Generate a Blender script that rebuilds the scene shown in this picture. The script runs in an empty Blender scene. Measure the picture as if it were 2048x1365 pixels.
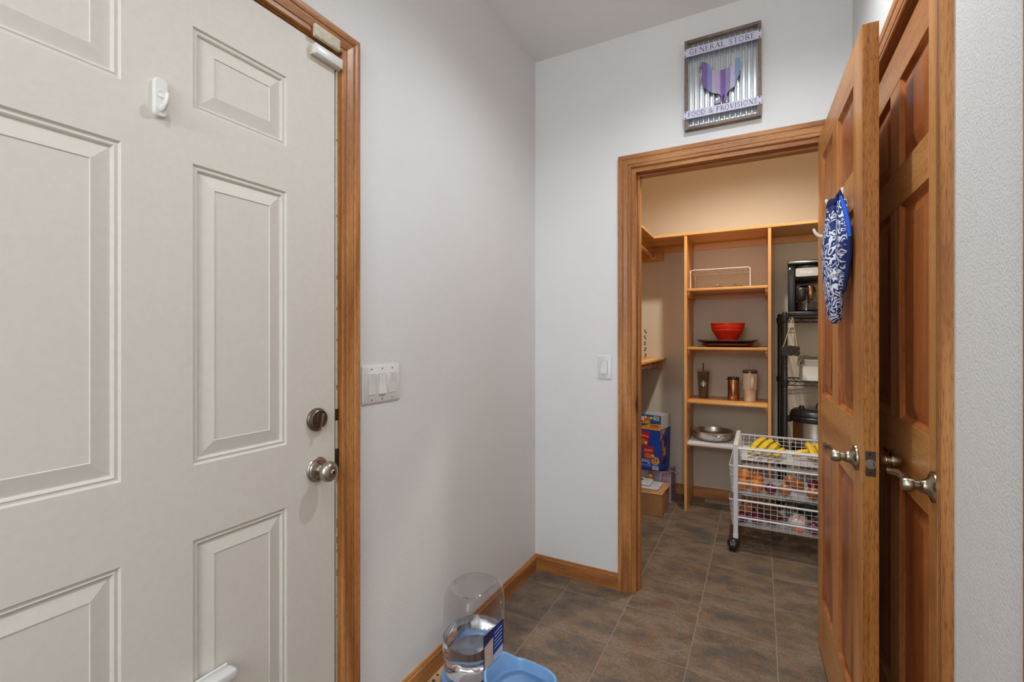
import bpy, bmesh, math, random
from mathutils import Vector, Matrix
random.seed(7)
PI = math.pi
SC = bpy.context.scene
COL = SC.collection

# ------------------------------------------------------------ camera, world, lights, exposure
cam = bpy.data.cameras.new('camera')
cam.sensor_width = 36.0
cam.lens = 935.5 / 2048 * 36.0
cam.shift_y = -7.3 / 2048
cam.clip_start = 0.02
camo = bpy.data.objects.new('camera', cam)
COL.objects.link(camo)
camo.location = (1.080, -2.300, 1.252)
camo.rotation_euler = (PI / 2, 0, math.radians(28.0))
SC.camera = camo

W = bpy.data.worlds.new('world')
SC.world = W
W.use_nodes = True
W.node_tree.nodes['Background'].inputs[0].default_value = (0.95, 0.97, 1.0, 1)
W.node_tree.nodes['Background'].inputs[1].default_value = 1.0

def light(name, kind, loc, energy, color, size=0.05, rot=(0, 0, 0), **kw):
    l = bpy.data.lights.new(name, kind)
    l.energy = energy
    l.color = color
    if kind == 'AREA':
        l.shape = 'RECTANGLE'
        l.size, l.size_y = size
    else:
        l.shadow_soft_size = size
    for k, v in kw.items():
        setattr(l, k, v)
    o = bpy.data.objects.new(name, l)
    o.location = loc
    o.rotation_euler = rot
    COL.objects.link(o)
    return o

NEUT = (0.93, 0.985, 1.03)
light('hall_downlight', 'SPOT', (1.0, -0.88, 2.735), 54, NEUT, 0.035, spot_size=math.radians(152), spot_blend=0.7)
light('hall_downlight', 'SPOT', (0.92, -2.30, 2.735), 27, NEUT, 0.035, spot_size=math.radians(150), spot_blend=0.7)
light('rear_fill_light', 'POINT', (0.70, -4.20, 2.15), 46, NEUT, 0.12)  # added fill behind the camera, lifts ceiling and walls; no known fixture
light('closet_downlight', 'SPOT', (0.97, 0.65, 2.70), 80, (1.0, 0.945, 0.82), 0.04, spot_size=math.radians(157), spot_blend=0.8)
light('window_fill_light', 'AREA', (0.975, -5.40, 1.50), 14, (0.93, 0.965, 1.0), (0.9, 1.55), (PI / 2, 0, 0))  # added area fill set in the invented rear window
light('side_fill_light', 'AREA', (2.2, -2.0, 2.70), 13, (0.93, 0.97, 1.0), (1.0, 1.6))  # added fill shining through the right doorway, no known lamp there
VS = SC.view_settings
SC.display_settings.display_device = 'sRGB'
VS.view_transform = 'Standard'
VS.look = 'None'
VS.gamma = 1.0
VS.use_curve_mapping = False
VS.exposure = 0.0

# ------------------------------------------------------------ materials
def srgb(r, g, b):
    f = lambda c: (c / 255 / 12.92) if c / 255 <= 0.04045 else ((c / 255 + 0.055) / 1.055) ** 2.4
    return (f(r), f(g), f(b), 1)

class NT:
    def __init__(s, name):
        s.m = bpy.data.materials.new(name)
        s.m.use_nodes = True
        s.t = s.m.node_tree
        s.b = s.t.nodes['Principled BSDF']
    def n(s, typ, **kw):
        x = s.t.nodes.new(typ)
        for k, v in kw.items():
            setattr(x, k, v)
        return x
    def l(s, a, b):
        s.t.links.new(a, b)
    def ramp(s, fac, stops, interp='LINEAR'):
        r = s.n('ShaderNodeValToRGB')
        r.color_ramp.interpolation = interp
        el = r.color_ramp.elements
        while len(el) < len(stops):
            el.new(0.5)
        for e, (p, c) in zip(el, stops):
            e.position = p
            e.color = c if len(c) == 4 else (*c, 1)
        s.l(fac, r.inputs[0])
        return r.outputs[0]
    def noise(s, vec, scale, detail=3, rough=0.55, dist=0.0):
        x = s.n('ShaderNodeTexNoise')
        x.inputs['Scale'].default_value = scale
        x.inputs['Detail'].default_value = detail
        x.inputs['Roughness'].default_value = rough
        x.inputs['Distortion'].default_value = dist
        if vec is not None:
            s.l(vec, x.inputs['Vector'])
        return x.outputs[0]
    def math(s, op, a, b=None):
        x = s.n('ShaderNodeMath', operation=op)
        for i, v in enumerate((a, b)):
            if v is None:
                continue
            if isinstance(v, (int, float)):
                x.inputs[i].default_value = v
            else:
                s.l(v, x.inputs[i])
        return x.outputs[0]
    def mapping(s, vec, scale=(1, 1, 1), rot=(0, 0, 0)):
        x = s.n('ShaderNodeMapping')
        x.inputs['Scale'].default_value = scale
        x.inputs['Rotation'].default_value = rot
        s.l(vec, x.inputs['Vector'])
        return x.outputs[0]
    def mix(s, fac, a, b, blend='MIX'):
        x = s.n('ShaderNodeMix', data_type='RGBA', blend_type=blend)
        for sock, v in ((x.inputs[0], fac), (x.inputs[6], a), (x.inputs[7], b)):
            if isinstance(v, (int, float)):
                sock.default_value = v
            elif isinstance(v, tuple):
                sock.default_value = v
            else:
                s.l(v, sock)
        return x.outputs[2]
    def bump(s, h, strength, dist):
        x = s.n('ShaderNodeBump')
        x.inputs['Strength'].default_value = strength
        x.inputs['Distance'].default_value = dist
        s.l(h, x.inputs['Height'])
        s.l(x.outputs[0], s.b.inputs['Normal'])
    def obj_vec(s, rnd=True):
        tc = s.n('ShaderNodeTexCoord').outputs['Object']
        if not rnd:
            return tc
        oi = s.n('ShaderNodeObjectInfo').outputs['Random']
        k = s.math('MULTIPLY', oi, 37.0)
        a = s.n('ShaderNodeVectorMath', operation='ADD')
        s.l(tc, a.inputs[0])
        s.l(k, a.inputs[1])
        return a.outputs[0]

def plain(name, col, rough=0.5, metal=0.0, coat=0.0, spec=None, vary=0.0, vscale=30):
    t = NT(name)
    t.b.inputs['Roughness'].default_value = rough
    t.b.inputs['Metallic'].default_value = metal
    t.b.inputs['Coat Weight'].default_value = coat
    if spec is not None:
        t.b.inputs['Specular IOR Level'].default_value = spec
    if vary:
        n = t.noise(t.obj_vec(), vscale, 4)
        d = tuple(c * (1 - vary) for c in col[:3]) + (1,)
        u = tuple(min(1, c * (1 + vary)) for c in col[:3]) + (1,)
        t.l(t.ramp(n, [(0.3, d), (0.7, u)]), t.b.inputs['Base Color'])
    else:
        n = t.noise(t.obj_vec(), 60, 2)
        d = tuple(c * 0.97 for c in col[:3]) + (1,)
        t.l(t.ramp(n, [(0.35, d), (0.65, col)]), t.b.inputs['Base Color'])
    return t.m

def wallpaint(name, col, scale=120, strength=0.35):
    t = NT(name)
    v = t.obj_vec(False)
    big = t.noise(v, 2.0, 3)
    d = tuple(c * 0.965 for c in col[:3]) + (1,)
    t.l(t.ramp(big, [(0.3, d), (0.7, col)]), t.b.inputs['Base Color'])
    t.b.inputs['Roughness'].default_value = 0.62
    t.b.inputs['Specular IOR Level'].default_value = 0.3
    h = t.ramp(t.noise(v, scale, 2, 0.5, 0.0), [(0.34, (0, 0, 0, 1)), (0.66, (1, 1, 1, 1))])
    t.bump(h, strength, 0.0016)
    return t.m

def wood(name, axis, dark, mid, lite, rough=0.38, coat=0.10, ring=40, pores=0.68):
    t = NT(name)
    v = t.obj_vec()
    sc = lambda al, ac: tuple(al if a == axis else ac for a in 'xyz')
    low = t.noise(t.mapping(v, sc(0.55, 5.0)), 1.0, 2, 0.5, 0.2)
    ringv = t.math('SINE', t.math('MULTIPLY', low, float(ring)))
    ringv = t.math('MULTIPLY_ADD', ringv, 0.5)
    t.t.nodes[-1].inputs[2].default_value = 0.5
    fib = t.noise(t.mapping(v, sc(5.0, 170.0)), 1.0, 3, 0.6)
    f = t.math('ADD', t.math('MULTIPLY', ringv, 0.45), t.math('MULTIPLY', fib, 0.62))
    c = t.ramp(f, [(0.22, dark), (0.5, mid), (0.82, lite)])
    por = t.noise(t.mapping(v, sc(38.0, 520.0)), 1.0, 2, 0.5)
    pm = t.ramp(por, [(0.36, (pores, pores * 0.93, pores * 0.85, 1)), (0.47, (1, 1, 1, 1))])
    c2 = t.mix(1.0, c, pm, 'MULTIPLY')
    t.l(c2, t.b.inputs['Base Color'])
    t.b.inputs['Roughness'].default_value = rough
    t.b.inputs['Coat Weight'].default_value = coat
    t.b.inputs['Coat Roughness'].default_value = 0.22
    t.b.inputs['Specular IOR Level'].default_value = 0.32
    t.bump(por, 0.12, 0.0012)
    return t.m

OAK = dict(dark=srgb(150, 93, 48), mid=srgb(176, 117, 64), lite=srgb(195, 138, 82))
oak = {a: wood('oak_' + a, a, **OAK) for a in 'xyz'}
DOOROAK = dict(dark=srgb(176, 112, 58), mid=srgb(200, 138, 78), lite=srgb(214, 156, 96))
doak = {a: wood('door_oak_' + a, a, ring=30, pores=0.72, **DOOROAK) for a in 'xyz'}
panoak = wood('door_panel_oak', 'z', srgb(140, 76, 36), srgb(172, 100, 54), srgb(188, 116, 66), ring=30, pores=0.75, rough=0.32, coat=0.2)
edgeoak = wood('door_edge_oak', 'z', srgb(150, 94, 40), srgb(190, 128, 62), srgb(206, 148, 80), ring=8, pores=0.5)
SH = dict(dark=srgb(204, 142, 76), mid=srgb(220, 162, 94), lite=srgb(232, 180, 114))
shelfw = {a: wood('shelf_wood_' + a, a, rough=0.4, coat=0.15, ring=12, pores=0.9, **SH) for a in 'xyz'}
paint = wallpaint('wall_paint', (0.80, 0.795, 0.785, 1), 185, 0.3)
closet_bounce_paint = wallpaint('closet_bounce_paint', (0.68, 0.59, 0.475, 1), 185, 0.3)  # wall paint tinted tan: warm bounced light put into the colour
ceil_paint = wallpaint('ceiling_paint', (0.90, 0.90, 0.89, 1), 160, 0.15)
doorwhite = plain('white_door_paint', (0.71, 0.665, 0.595, 1), 0.5, spec=0.35)
white_pl = plain('white_plastic', (0.78, 0.77, 0.75, 1), 0.3)
cream = plain('cream_weatherstrip', srgb(205, 196, 172), 0.6, vary=0.12, vscale=90)
grout = plain('grout', srgb(142, 126, 113), 0.9, vary=0.12, vscale=60)
nickel = plain('brushed_nickel', (0.45, 0.41, 0.36, 1), 0.28, metal=1.0)
brass = plain('antique_brass', (0.36, 0.31, 0.23, 1), 0.24, metal=1.0)
agedbrass = plain('aged_brass', (0.20, 0.155, 0.11, 1), 0.38, metal=1.0)
chrome = plain('chrome', (0.75, 0.75, 0.75, 1), 0.12, metal=1.0)
steel = plain('steel', (0.60, 0.58, 0.55, 1), 0.28, metal=1.0)
darkmet = plain('dark_metal', (0.10, 0.085, 0.07, 1), 0.4, metal=1.0)
black = plain('black_plastic', (0.012, 0.012, 0.013, 1), 0.35)
blackwire = plain('black_wire', (0.012, 0.011, 0.010, 1), 0.4)
whitewire = plain('white_wire', (0.80, 0.80, 0.82, 1), 0.35)
copper = plain('copper', (0.40, 0.20, 0.11, 1), 0.25, metal=1.0)
creamcup = plain('cream_cup', srgb(214, 196, 170), 0.4)
redsil = plain('red_silicone', (0.72, 0.03, 0.008, 1), 0.35)
traym = plain('dark_red_tray', srgb(80, 36, 28), 0.4)
kraft = plain('cardboard', srgb(176, 128, 86), 0.85, vary=0.08)
kraftin = plain('cardboard_top', srgb(196, 148, 100), 0.85, vary=0.08)
lilac = plain('lilac_card', srgb(190, 172, 205), 0.7)
blueb = plain('blue_box', srgb(22, 72, 178), 0.45)
tealb = plain('teal_box', srgb(20, 92, 140), 0.45)
orangeb = plain('orange_print', srgb(232, 164, 52), 0.5)
redp = plain('red_print', srgb(205, 30, 30), 0.5)
whitep = plain('white_print', srgb(232, 230, 226), 0.5)
blackp = plain('black_print', (0.012, 0.012, 0.014, 1), 0.55)
greyp = plain('grey_print_and_shade', srgb(110, 110, 114), 0.5)
navyp = plain('navy_print', srgb(22, 34, 84), 0.5)
bagp = plain('chip_print', srgb(205, 120, 50), 0.5, vary=0.4, vscale=90)
paper = plain('paper', (0.74, 0.73, 0.72, 1), 0.8)
skirtm = plain('grey_plastic', srgb(124, 128, 138), 0.35)
bluepl = plain('blue_plastic', srgb(128, 172, 222), 0.28)
wirem = plain('thin_wire', (0.55, 0.52, 0.5, 1), 0.3, metal=1.0)
twine = plain('twine', srgb(190, 168, 136), 0.8)
signframe = wood('sign_frame_wood', 'z', srgb(112, 98, 88), srgb(138, 124, 112), srgb(154, 141, 129), rough=0.7, coat=0, ring=10)
galv = plain('galvanized', (0.74, 0.78, 0.80, 1), 0.27, metal=0.85)
boardm = plain('sign_board', srgb(214, 212, 232), 0.6, vary=0.06)
letterm = plain('sign_letters', srgb(52, 62, 92), 0.6)
rivetm = plain('rivet', (0.16, 0.15, 0.15, 1), 0.35, metal=1.0)
bananam = None

def banana_mat():
    t = NT('banana_skin')
    v = t.obj_vec()
    n = t.noise(v, 26, 4)
    c = t.ramp(n, [(0.28, srgb(150, 128, 40)), (0.42, srgb(226, 190, 52)), (0.75, srgb(238, 206, 70))])
    s = t.ramp(t.noise(v, 130, 2), [(0.30, srgb(80, 56, 24)), (0.34, (1, 1, 1, 1))])
    t.l(t.mix(1.0, c, s, 'MULTIPLY'), t.b.inputs['Base Color'])
    t.b.inputs['Roughness'].default_value = 0.45
    return t.m
bananam = banana_mat()

def skin(name, a, b, bumps=True, rough=0.4, sc=14):
    t = NT(name)
    v = t.obj_vec()
    t.l(t.ramp(t.noise(v, sc, 3), [(0.3, a), (0.7, b)]), t.b.inputs['Base Color'])
    t.b.inputs['Roughness'].default_value = rough
    if bumps:
        t.bump(t.noise(v, 260, 2), 0.25, 0.002)
    return t.m
orangem = skin('orange_skin', srgb(226, 122, 22), srgb(240, 150, 40))
onionm = skin('onion_skin', srgb(168, 92, 44), srgb(206, 134, 74), False, 0.3, 22)
redonion = skin('red_onion_skin', srgb(92, 20, 54), srgb(140, 44, 84), False, 0.3, 22)
potato = skin('potato_skin', srgb(150, 104, 66), srgb(188, 140, 92), True, 0.7, 30)
yamm = skin('yam_skin', srgb(78, 44, 26), srgb(118, 70, 40), True, 0.7, 30)

def tile_mat():
    t = NT('slate_tile')
    v = t.obj_vec()
    a = t.noise(t.mapping(v, (6, 10, 6)), 1.0, 5, 0.62, 0.2)
    base = t.ramp(a, [(0.30, srgb(86, 86, 84)), (0.42, srgb(106, 94, 84)), (0.52, srgb(126, 106, 86)), (0.62, srgb(136, 120, 106)), (0.74, srgb(98, 96, 94))])
    r = t.noise(v, 13.0, 5, 0.7, 0.4)
    rust = t.ramp(r, [(0.56, (0, 0, 0, 1)), (0.72, (1, 1, 1, 1))])
    c = t.mix(t.math('MULTIPLY', rust, 0.5), base, srgb(150, 92, 60))
    olive = t.ramp(t.noise(v, 10.0, 4, 0.6, 0.3), [(0.55, (0, 0, 0, 1)), (0.7, (1, 1, 1, 1))])
    c = t.mix(t.math('MULTIPLY', olive, 0.4), c, srgb(126, 108, 66))
    f = t.noise(v, 120, 3, 0.7)
    c = t.mix(0.72, c, t.ramp(f, [(0.32, (0.50, 0.50, 0.52, 1)), (0.68, (1.22, 1.18, 1.12, 1))]), 'MULTIPLY')
    t.l(c, t.b.inputs['Base Color'])
    t.b.inputs['Roughness'].default_value = 0.5
    t.b.inputs['Specular IOR Level'].default_value = 0.4
    h = t.math('ADD', t.math('MULTIPLY', a, 0.7), t.math('MULTIPLY', f, 0.3))
    t.bump(h, 0.25, 0.004)
    return t.m
tilem = tile_mat()

def clear_mat(name, tint=(0.98, 0.985, 0.99, 1), refl=1.0):
    # thin clear plastic wall: see-through with a Fresnel gloss
    t = NT(name)
    t.t.nodes.remove(t.b)
    out = [n for n in t.t.nodes if n.type == 'OUTPUT_MATERIAL'][0]
    tr = t.n('ShaderNodeBsdfTransparent')
    tr.inputs[0].default_value = tint
    gl = t.n('ShaderNodeBsdfGlossy')
    gl.inputs[0].default_value = (refl, refl, refl, 1)
    gl.inputs['Roughness'].default_value = 0.05
    lw = t.n('ShaderNodeLayerWeight')
    lw.inputs[0].default_value = 0.5
    fac = t.math('MULTIPLY_ADD', t.math('POWER', lw.outputs['Facing'], 3.0), 0.55 * refl)
    t.t.nodes[-1 if t.t.nodes[-1].operation == 'MULTIPLY_ADD' else -2].inputs[2].default_value = 0.035
    mx = t.n('ShaderNodeMixShader')
    t.l(fac, mx.inputs[0])
    t.l(tr.outputs[0], mx.inputs[1])
    t.l(gl.outputs[0], mx.inputs[2])
    t.l(mx.outputs[0], out.inputs[0])
    return t.m
clearpl = clear_mat('clear_plastic', (0.90, 0.90, 0.915, 1), 1.3)
smokepl = clear_mat('smoky_plastic', (0.92, 0.91, 0.91, 1))

def glass(name, col, ior, rough=0.0):
    t = NT(name)
    t.b.inputs['Base Color'].default_value = col
    t.b.inputs['Transmission Weight'].default_value = 1.0
    t.b.inputs['IOR'].default_value = ior
    t.b.inputs['Roughness'].default_value = rough
    return t.m
waterm = glass('water', (0.97, 0.985, 1, 1), 1.33)

def mitt_mat():
    t = NT('mitt_print')
    v = t.obj_vec()
    n = t.noise(v, 20, 2, 0.5, 1.2)
    s = t.math('SINE', t.math('MULTIPLY', n, 50.0))
    c = t.ramp(s, [(0.05, srgb(30, 48, 110)), (0.18, srgb(225, 226, 236))])
    t.l(c, t.b.inputs['Base Color'])
    t.b.inputs['Roughness'].default_value = 0.85
    t.bump(t.noise(v, 30, 2), 0.5, 0.01)
    return t.m
mittm = mitt_mat()
bluecloth = plain('blue_binding', srgb(20, 84, 200), 0.8)
navycloth_and_shade = plain('navy_and_shaded_binding', srgb(22, 34, 92), 0.85)

def mat_cloth():
    t = NT('pet_mat_cloth')
    v = t.obj_vec(False)
    t.l(t.ramp(t.noise(v, 300, 2), [(0.3, srgb(196, 164, 112)), (0.7, srgb(220, 192, 142))]), t.b.inputs['Base Color'])
    t.b.inputs['Roughness'].default_value = 0.95
    t.bump(t.noise(v, 400, 2), 0.4, 0.002)
    return t.m
matcloth = mat_cloth()

# ------------------------------------------------------------ mesh helpers
I4 = Matrix.Identity(4)

class MB:
    def __init__(s):
        s.bm = bmesh.new()
    def box(s, x0, x1, y0, y1, z0, z1, bev=0.0, M=I4, seg=1):
        b = bmesh.new()
        bmesh.ops.create_cube(b, size=1.0)
        for v in b.verts:
            v.co = Vector(((x0 + x1) / 2 + v.co.x * (x1 - x0), (y0 + y1) / 2 + v.co.y * (y1 - y0), (z0 + z1) / 2 + v.co.z * (z1 - z0)))
        if bev:
            bmesh.ops.bevel(b, geom=list(b.edges), offset=bev, segments=seg, profile=0.5, affect='EDGES')
        s._add(b, M)
        return s
    def _add(s, b, M=I4):
        mp = {}
        for v in b.verts:
            mp[v] = s.bm.verts.new(M @ v.co)
        for f in b.faces:
            try:
                s.bm.faces.new([mp[v] for v in f.verts])
            except ValueError:
                pass
        b.free()
    def rings(s, rings, closed=True, cap0=True, cap1=True, M=I4):
        # rings: lists of points, same length
        vs = [[s.bm.verts.new(M @ Vector(p)) for p in r] for r in rings]
        n = len(vs[0])
        for a, b in zip(vs, vs[1:]):
            for i in range(n if closed else n - 1):
                j = (i + 1) % n
                try:
                    s.bm.faces.new((a[i], a[j], b[j], b[i]))
                except ValueError:
                    pass
        if cap0:
            s.bm.faces.new(list(reversed(vs[0])))
        if cap1:
            s.bm.faces.new(vs[-1])
        return s
    def lathe(s, prof, n=24, M=I4, c=(0, 0)):
        rr = []
        for r, z in prof:
            r = max(r, 1e-5)
            rr.append([(c[0] + r * math.cos(2 * PI * i / n), c[1] + r * math.sin(2 * PI * i / n), z) for i in range(n)])
        return s.rings(rr, M=M)
    def tube(s, pts, r, n=8, M=I4, closed=False, flat=1.0, up=None):
        P = [Vector(p) for p in pts]
        rad = r if isinstance(r, (list, tuple)) else [r] * len(P)
        rr = []
        prev = None
        for i, p in enumerate(P):
            if closed:
                d = P[(i + 1) % len(P)] - P[i - 1]
            else:
                d = P[min(i + 1, len(P) - 1)] - P[max(i - 1, 0)]
            d.normalize()
            if prev is None:
                a = Vector(up) if up else (Vector((0, 0, 1)) if abs(d.z) < 0.9 else Vector((1, 0, 0)))
            else:
                a = prev
            a = (a - d * a.dot(d)).normalized()
            prev = a
            b = d.cross(a)
            rr.append([p + a * (rad[i] * flat * math.cos(2 * PI * k / n)) + b * (rad[i] * math.sin(2 * PI * k / n)) for k in range(n)])
        if closed:
            rr.append(rr[0])
            return s.rings(rr, cap0=False, cap1=False, M=M)
        return s.rings(rr, M=M)
    def prism(s, poly, z0, z1, M=I4):
        return s.rings([[(x, y, z0) for x, y in poly], [(x, y, z1) for x, y in poly]], M=M)
    def ball(s, c, r, n=12, m=8, sc=(1, 1, 1), M=I4):
        pr = [(r * math.sin(PI * i / m), -r * math.cos(PI * i / m)) for i in range(m + 1)]
        T = Matrix.Translation(c) @ Matrix.Diagonal((*sc, 1))
        return s.lathe(pr, n, M @ T)
    def quad(s, a, b, c, d):
        s.bm.faces.new([s.bm.verts.new(p) for p in (a, b, c, d)])
        return s

def mesh_of(name, mb, mat, smooth=None):
    me = bpy.data.meshes.new(name)
    bmesh.ops.remove_doubles(mb.bm, verts=mb.bm.verts, dist=1e-6)
    bmesh.ops.recalc_face_normals(mb.bm, faces=mb.bm.faces)
    mb.bm.to_mesh(me)
    mb.bm.free()
    if smooth is not None:
        me.polygons.foreach_set('use_smooth', [True] * len(me.polygons))
        me.set_sharp_from_angle(angle=math.radians(smooth))
    if mat:
        me.materials.append(mat)
    return me

def link(name, me, parent=None):
    o = bpy.data.objects.new(name, me)
    COL.objects.link(o)
    if parent:
        o.parent = parent
    return o

def obj(name, mb, mat, parent=None, smooth=40, label=None):
    o = link(name, mesh_of(name, mb, mat, smooth), parent)
    if label:
        o['label'] = label
    return o

def struct(o, label=None):
    o['kind'] = 'structure'
    if label:
        o['label'] = label
    return o

def root(name, loc=(0, 0, 0), rz=0.0):
    o = bpy.data.objects.new(name, None)
    COL.objects.link(o)
    o.location = loc
    o.rotation_euler = (0, 0, rz)
    return o

def tag(o, label, cat, group=None):
    o['label'] = label
    o['category'] = cat
    if group:
        o['group'] = group
    return o

def thing(name, label, cat, loc=(0, 0, 0), rz=0.0, group=None):
    return tag(root(name, loc, rz), label, cat, group)

def copy_thing(r, loc, rz, label, group=None):
    c = r.copy()
    COL.objects.link(c)
    c.location = loc
    c.rotation_euler = (0, 0, rz)
    tag(c, label, r['category'], group)
    for ch in list(r.children):
        d = ch.copy()
        COL.objects.link(d)
        d.parent = c
        for g in list(ch.children):
            e = g.copy()
            COL.objects.link(e)
            e.parent = d
    return c

def frame(o, right, up):
    r, u = Vector(right).normalized(), Vector(up).normalized()
    n = r.cross(u)
    M = Matrix(((r.x, u.x, n.x, o[0]), (r.y, u.y, n.y, o[1]), (r.z, u.z, n.z, o[2]), (0, 0, 0, 1)))
    return M

def text(name, s, size, M, mat, parent, ext=0.0003, align='CENTER', shear=0.0, label=None):
    c = bpy.data.curves.new(name, 'FONT')
    c.body = s
    c.size = size
    c.align_x = align
    c.align_y = 'CENTER'
    c.extrude = ext
    c.shear = shear
    c.resolution_u = 3
    t = bpy.data.objects.new(name, c)
    COL.objects.link(t)
    dg = bpy.context.evaluated_depsgraph_get()
    me = bpy.data.meshes.new_from_object(t.evaluated_get(dg))
    bpy.data.objects.remove(t)
    bpy.data.curves.remove(c)
    me.transform(M)
    me.materials.clear()
    me.materials.append(mat)
    me.name = name
    o = link(name, me, parent)
    if label:
        o['label'] = label
    return o

# ------------------------------------------------------------ setting: floor, walls, ceiling
H = 2.743
HW = 1.405            # hall right wall
CY = 1.64             # closet back wall
CX = 1.95             # closet right wall
YF = -5.3             # wall behind the camera
OX0, OX1, OH = 0.526, 1.332, 2.075          # pantry opening
LD0, LD1 = -2.256, -1.334                   # white door opening (y)
RD0, RD1 = -1.055, -0.235                   # right door opening (y)

floor = struct(obj('floor', MB().box(-0.12, CX + 0.1, YF - 0.1, CY + 0.1, -0.08, -0.0011), grout, smooth=None))
P, G = 0.305, 0.0022
tx0, ty0 = 0.5263, -0.1248
cache = {}
def clipr(a0, a1, lo, hi):
    return max(a0, lo), min(a1, hi)
for i in range(-2, 6):
    for j in range(-9, 7):
        xa, xb = tx0 + i * P + G, tx0 + (i + 1) * P - G
        ya, yb = ty0 + j * P + G, ty0 + (j + 1) * P - G
        for (lx, hx, ly, hy) in ((0, HW, -3.0, 0.0575), (0, CX, 0.0575, CY)):
            a, b = clipr(xa, xb, lx, hx)
            c, d = clipr(ya, yb, ly, hy)
            if b - a < 0.012 or d - c < 0.006:
                continue
            w, h = round(b - a, 4), round(d - c, 4)
            if (w, h) not in cache:
                cache[(w, h)] = mesh_of('floor_tile', MB().box(-w / 2, w / 2, -h / 2, h / 2, -0.003, 0.0, 0.0006), tilem, 30)
            o = link('floor_tile', cache[(w, h)], floor)
            o.location = ((a + b) / 2, (c + d) / 2, random.uniform(-0.0003, 0.0))
            o.rotation_euler = (0, 0, 0)

T = 0.115
mb = MB()
mb.box(-T, 0, YF, LD0, 0, H).box(-T, 0, LD1, 0.06, 0, H).box(-T, 0, LD0, LD1, OH, H)
struct(obj('wall_left', mb, paint, smooth=None))
mb = MB()
mb.box(-T, OX0, 0, T / 2, 0, H).box(OX1, HW, 0, T / 2, 0, H).box(OX0, OX1, 0, T / 2, OH, H)
struct(obj('wall_back', mb, paint, smooth=None))
mb = MB()
mb.box(HW, HW + T, RD1, 0.0, 0, H).box(HW, HW + T, -1.494, RD0, 0, H).box(HW, HW + T, RD0, RD1, OH, H)
mb.box(HW, HW + T, -2.36, -1.494, OH, H).box(HW, HW + T, YF, -2.36, 0, H)
struct(obj('wall_right', mb, paint, smooth=None))
struct(obj('wall_right_room', MB().box(2.9, 3.0, -3.4, -0.9, 0, H).box(HW + T, 3.0, -3.5, -3.4, 0, H).box(HW + T, 3.0, -1.0, -0.9, 0, H).box(HW + T, 3.0, -3.5, -0.9, H, H + .05).box(HW + T, 3.0, -3.5, -0.9, -0.05, 0), paint, smooth=None))
mb = MB()
mb.box(-T, 0.55, YF - T, YF, 0, H).box(0.55, 1.5, YF - T, YF, 0, 0.7).box(0.55, 1.5, YF - T, YF, 2.3, H).box(1.40, HW + T, YF - T, YF, 0, H)
struct(obj('wall_front', mb, paint, smooth=None))
struct(obj('ceiling', MB().box(-T, HW + T, YF - T, 0.0, H, H + 0.08), ceil_paint, smooth=None))
mb = MB().box(-0.08, OX0, T / 2, T, 0, H).box(OX1, CX + 0.08, T / 2, T, 0, H).box(OX0, OX1, T / 2, T, OH, H)
struct(obj('wall_closet_front', mb, closet_bounce_paint, smooth=None))
struct(obj('wall_closet_back', MB().box(-0.08, CX + 0.08, CY, CY + 0.08, 0, H), closet_bounce_paint, smooth=None))
struct(obj('wall_closet_left', MB().box(-0.08, 0, T, CY, 0, H), closet_bounce_paint, smooth=None))
struct(obj('wall_closet_right', MB().box(CX, CX + 0.08, T, CY, 0, H), closet_bounce_paint, smooth=None))
struct(obj('ceiling_closet', MB().box(-0.08, CX + 0.08, 0.0, CY + 0.08, H, H + 0.08), ceil_paint, smooth=None))
# added window behind the camera, an opening for the fill light
win = struct(root('added_window_1'))
mb = MB().box(0.55, 0.61, YF - 0.08, YF - 0.03, 0.7, 2.3).box(1.34, 1.40, YF - 0.08, YF - 0.03, 0.7, 2.3).box(0.61, 1.34, YF - 0.08, YF - 0.03, 0.7, 0.76).box(0.61, 1.34, YF - 0.08, YF - 0.03, 2.24, 2.3)
obj('added_window_frame', mb, white_pl, win, None)

# baseboards
BP = [(0, 0), (0, 0.080), (0.005, 0.080), (0.0075, 0.0765), (0.008, 0.071), (0.010, 0.0685), (0.0125, 0.066), (0.0125, 0)]
def baseboard(name, p0, p1, nrm, m0=0, m1=0):
    # profile (d from wall, z) swept from p0 to p1; m: mitre shift per unit d
    p0, p1, n = Vector((*p0, 0)), Vector((*p1, 0)), Vector((*nrm, 0))
    d = (p1 - p0).normalized()
    r0 = [p0 + n * u + d * (m0 * u) + Vector((0, 0, z)) for u, z in BP]
    r1 = [p1 + n * u + d * (m1 * u) + Vector((0, 0, z)) for u, z in BP]
    ax = 'x' if abs(d.x) > abs(d.y) else 'y'
    return struct(obj(name, MB().rings([r0, r1]), oak[ax], smooth=25))
baseboard('baseboard_left', (0, -1.268), (0, 0), (1, 0), 0, -1)
baseboard('baseboard_back', (0, 0), (0.459, 0), (0, -1), 1, 0)
baseboard('baseboard_closet_back', (0, CY), (CX, CY), (0, -1), 1, -1)
baseboard('baseboard_closet_left', (0, T), (0, CY), (1, 0), 0, -1)
baseboard('baseboard_right', (HW, -1.123), (HW, -1.443), (-1, 0))

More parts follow.
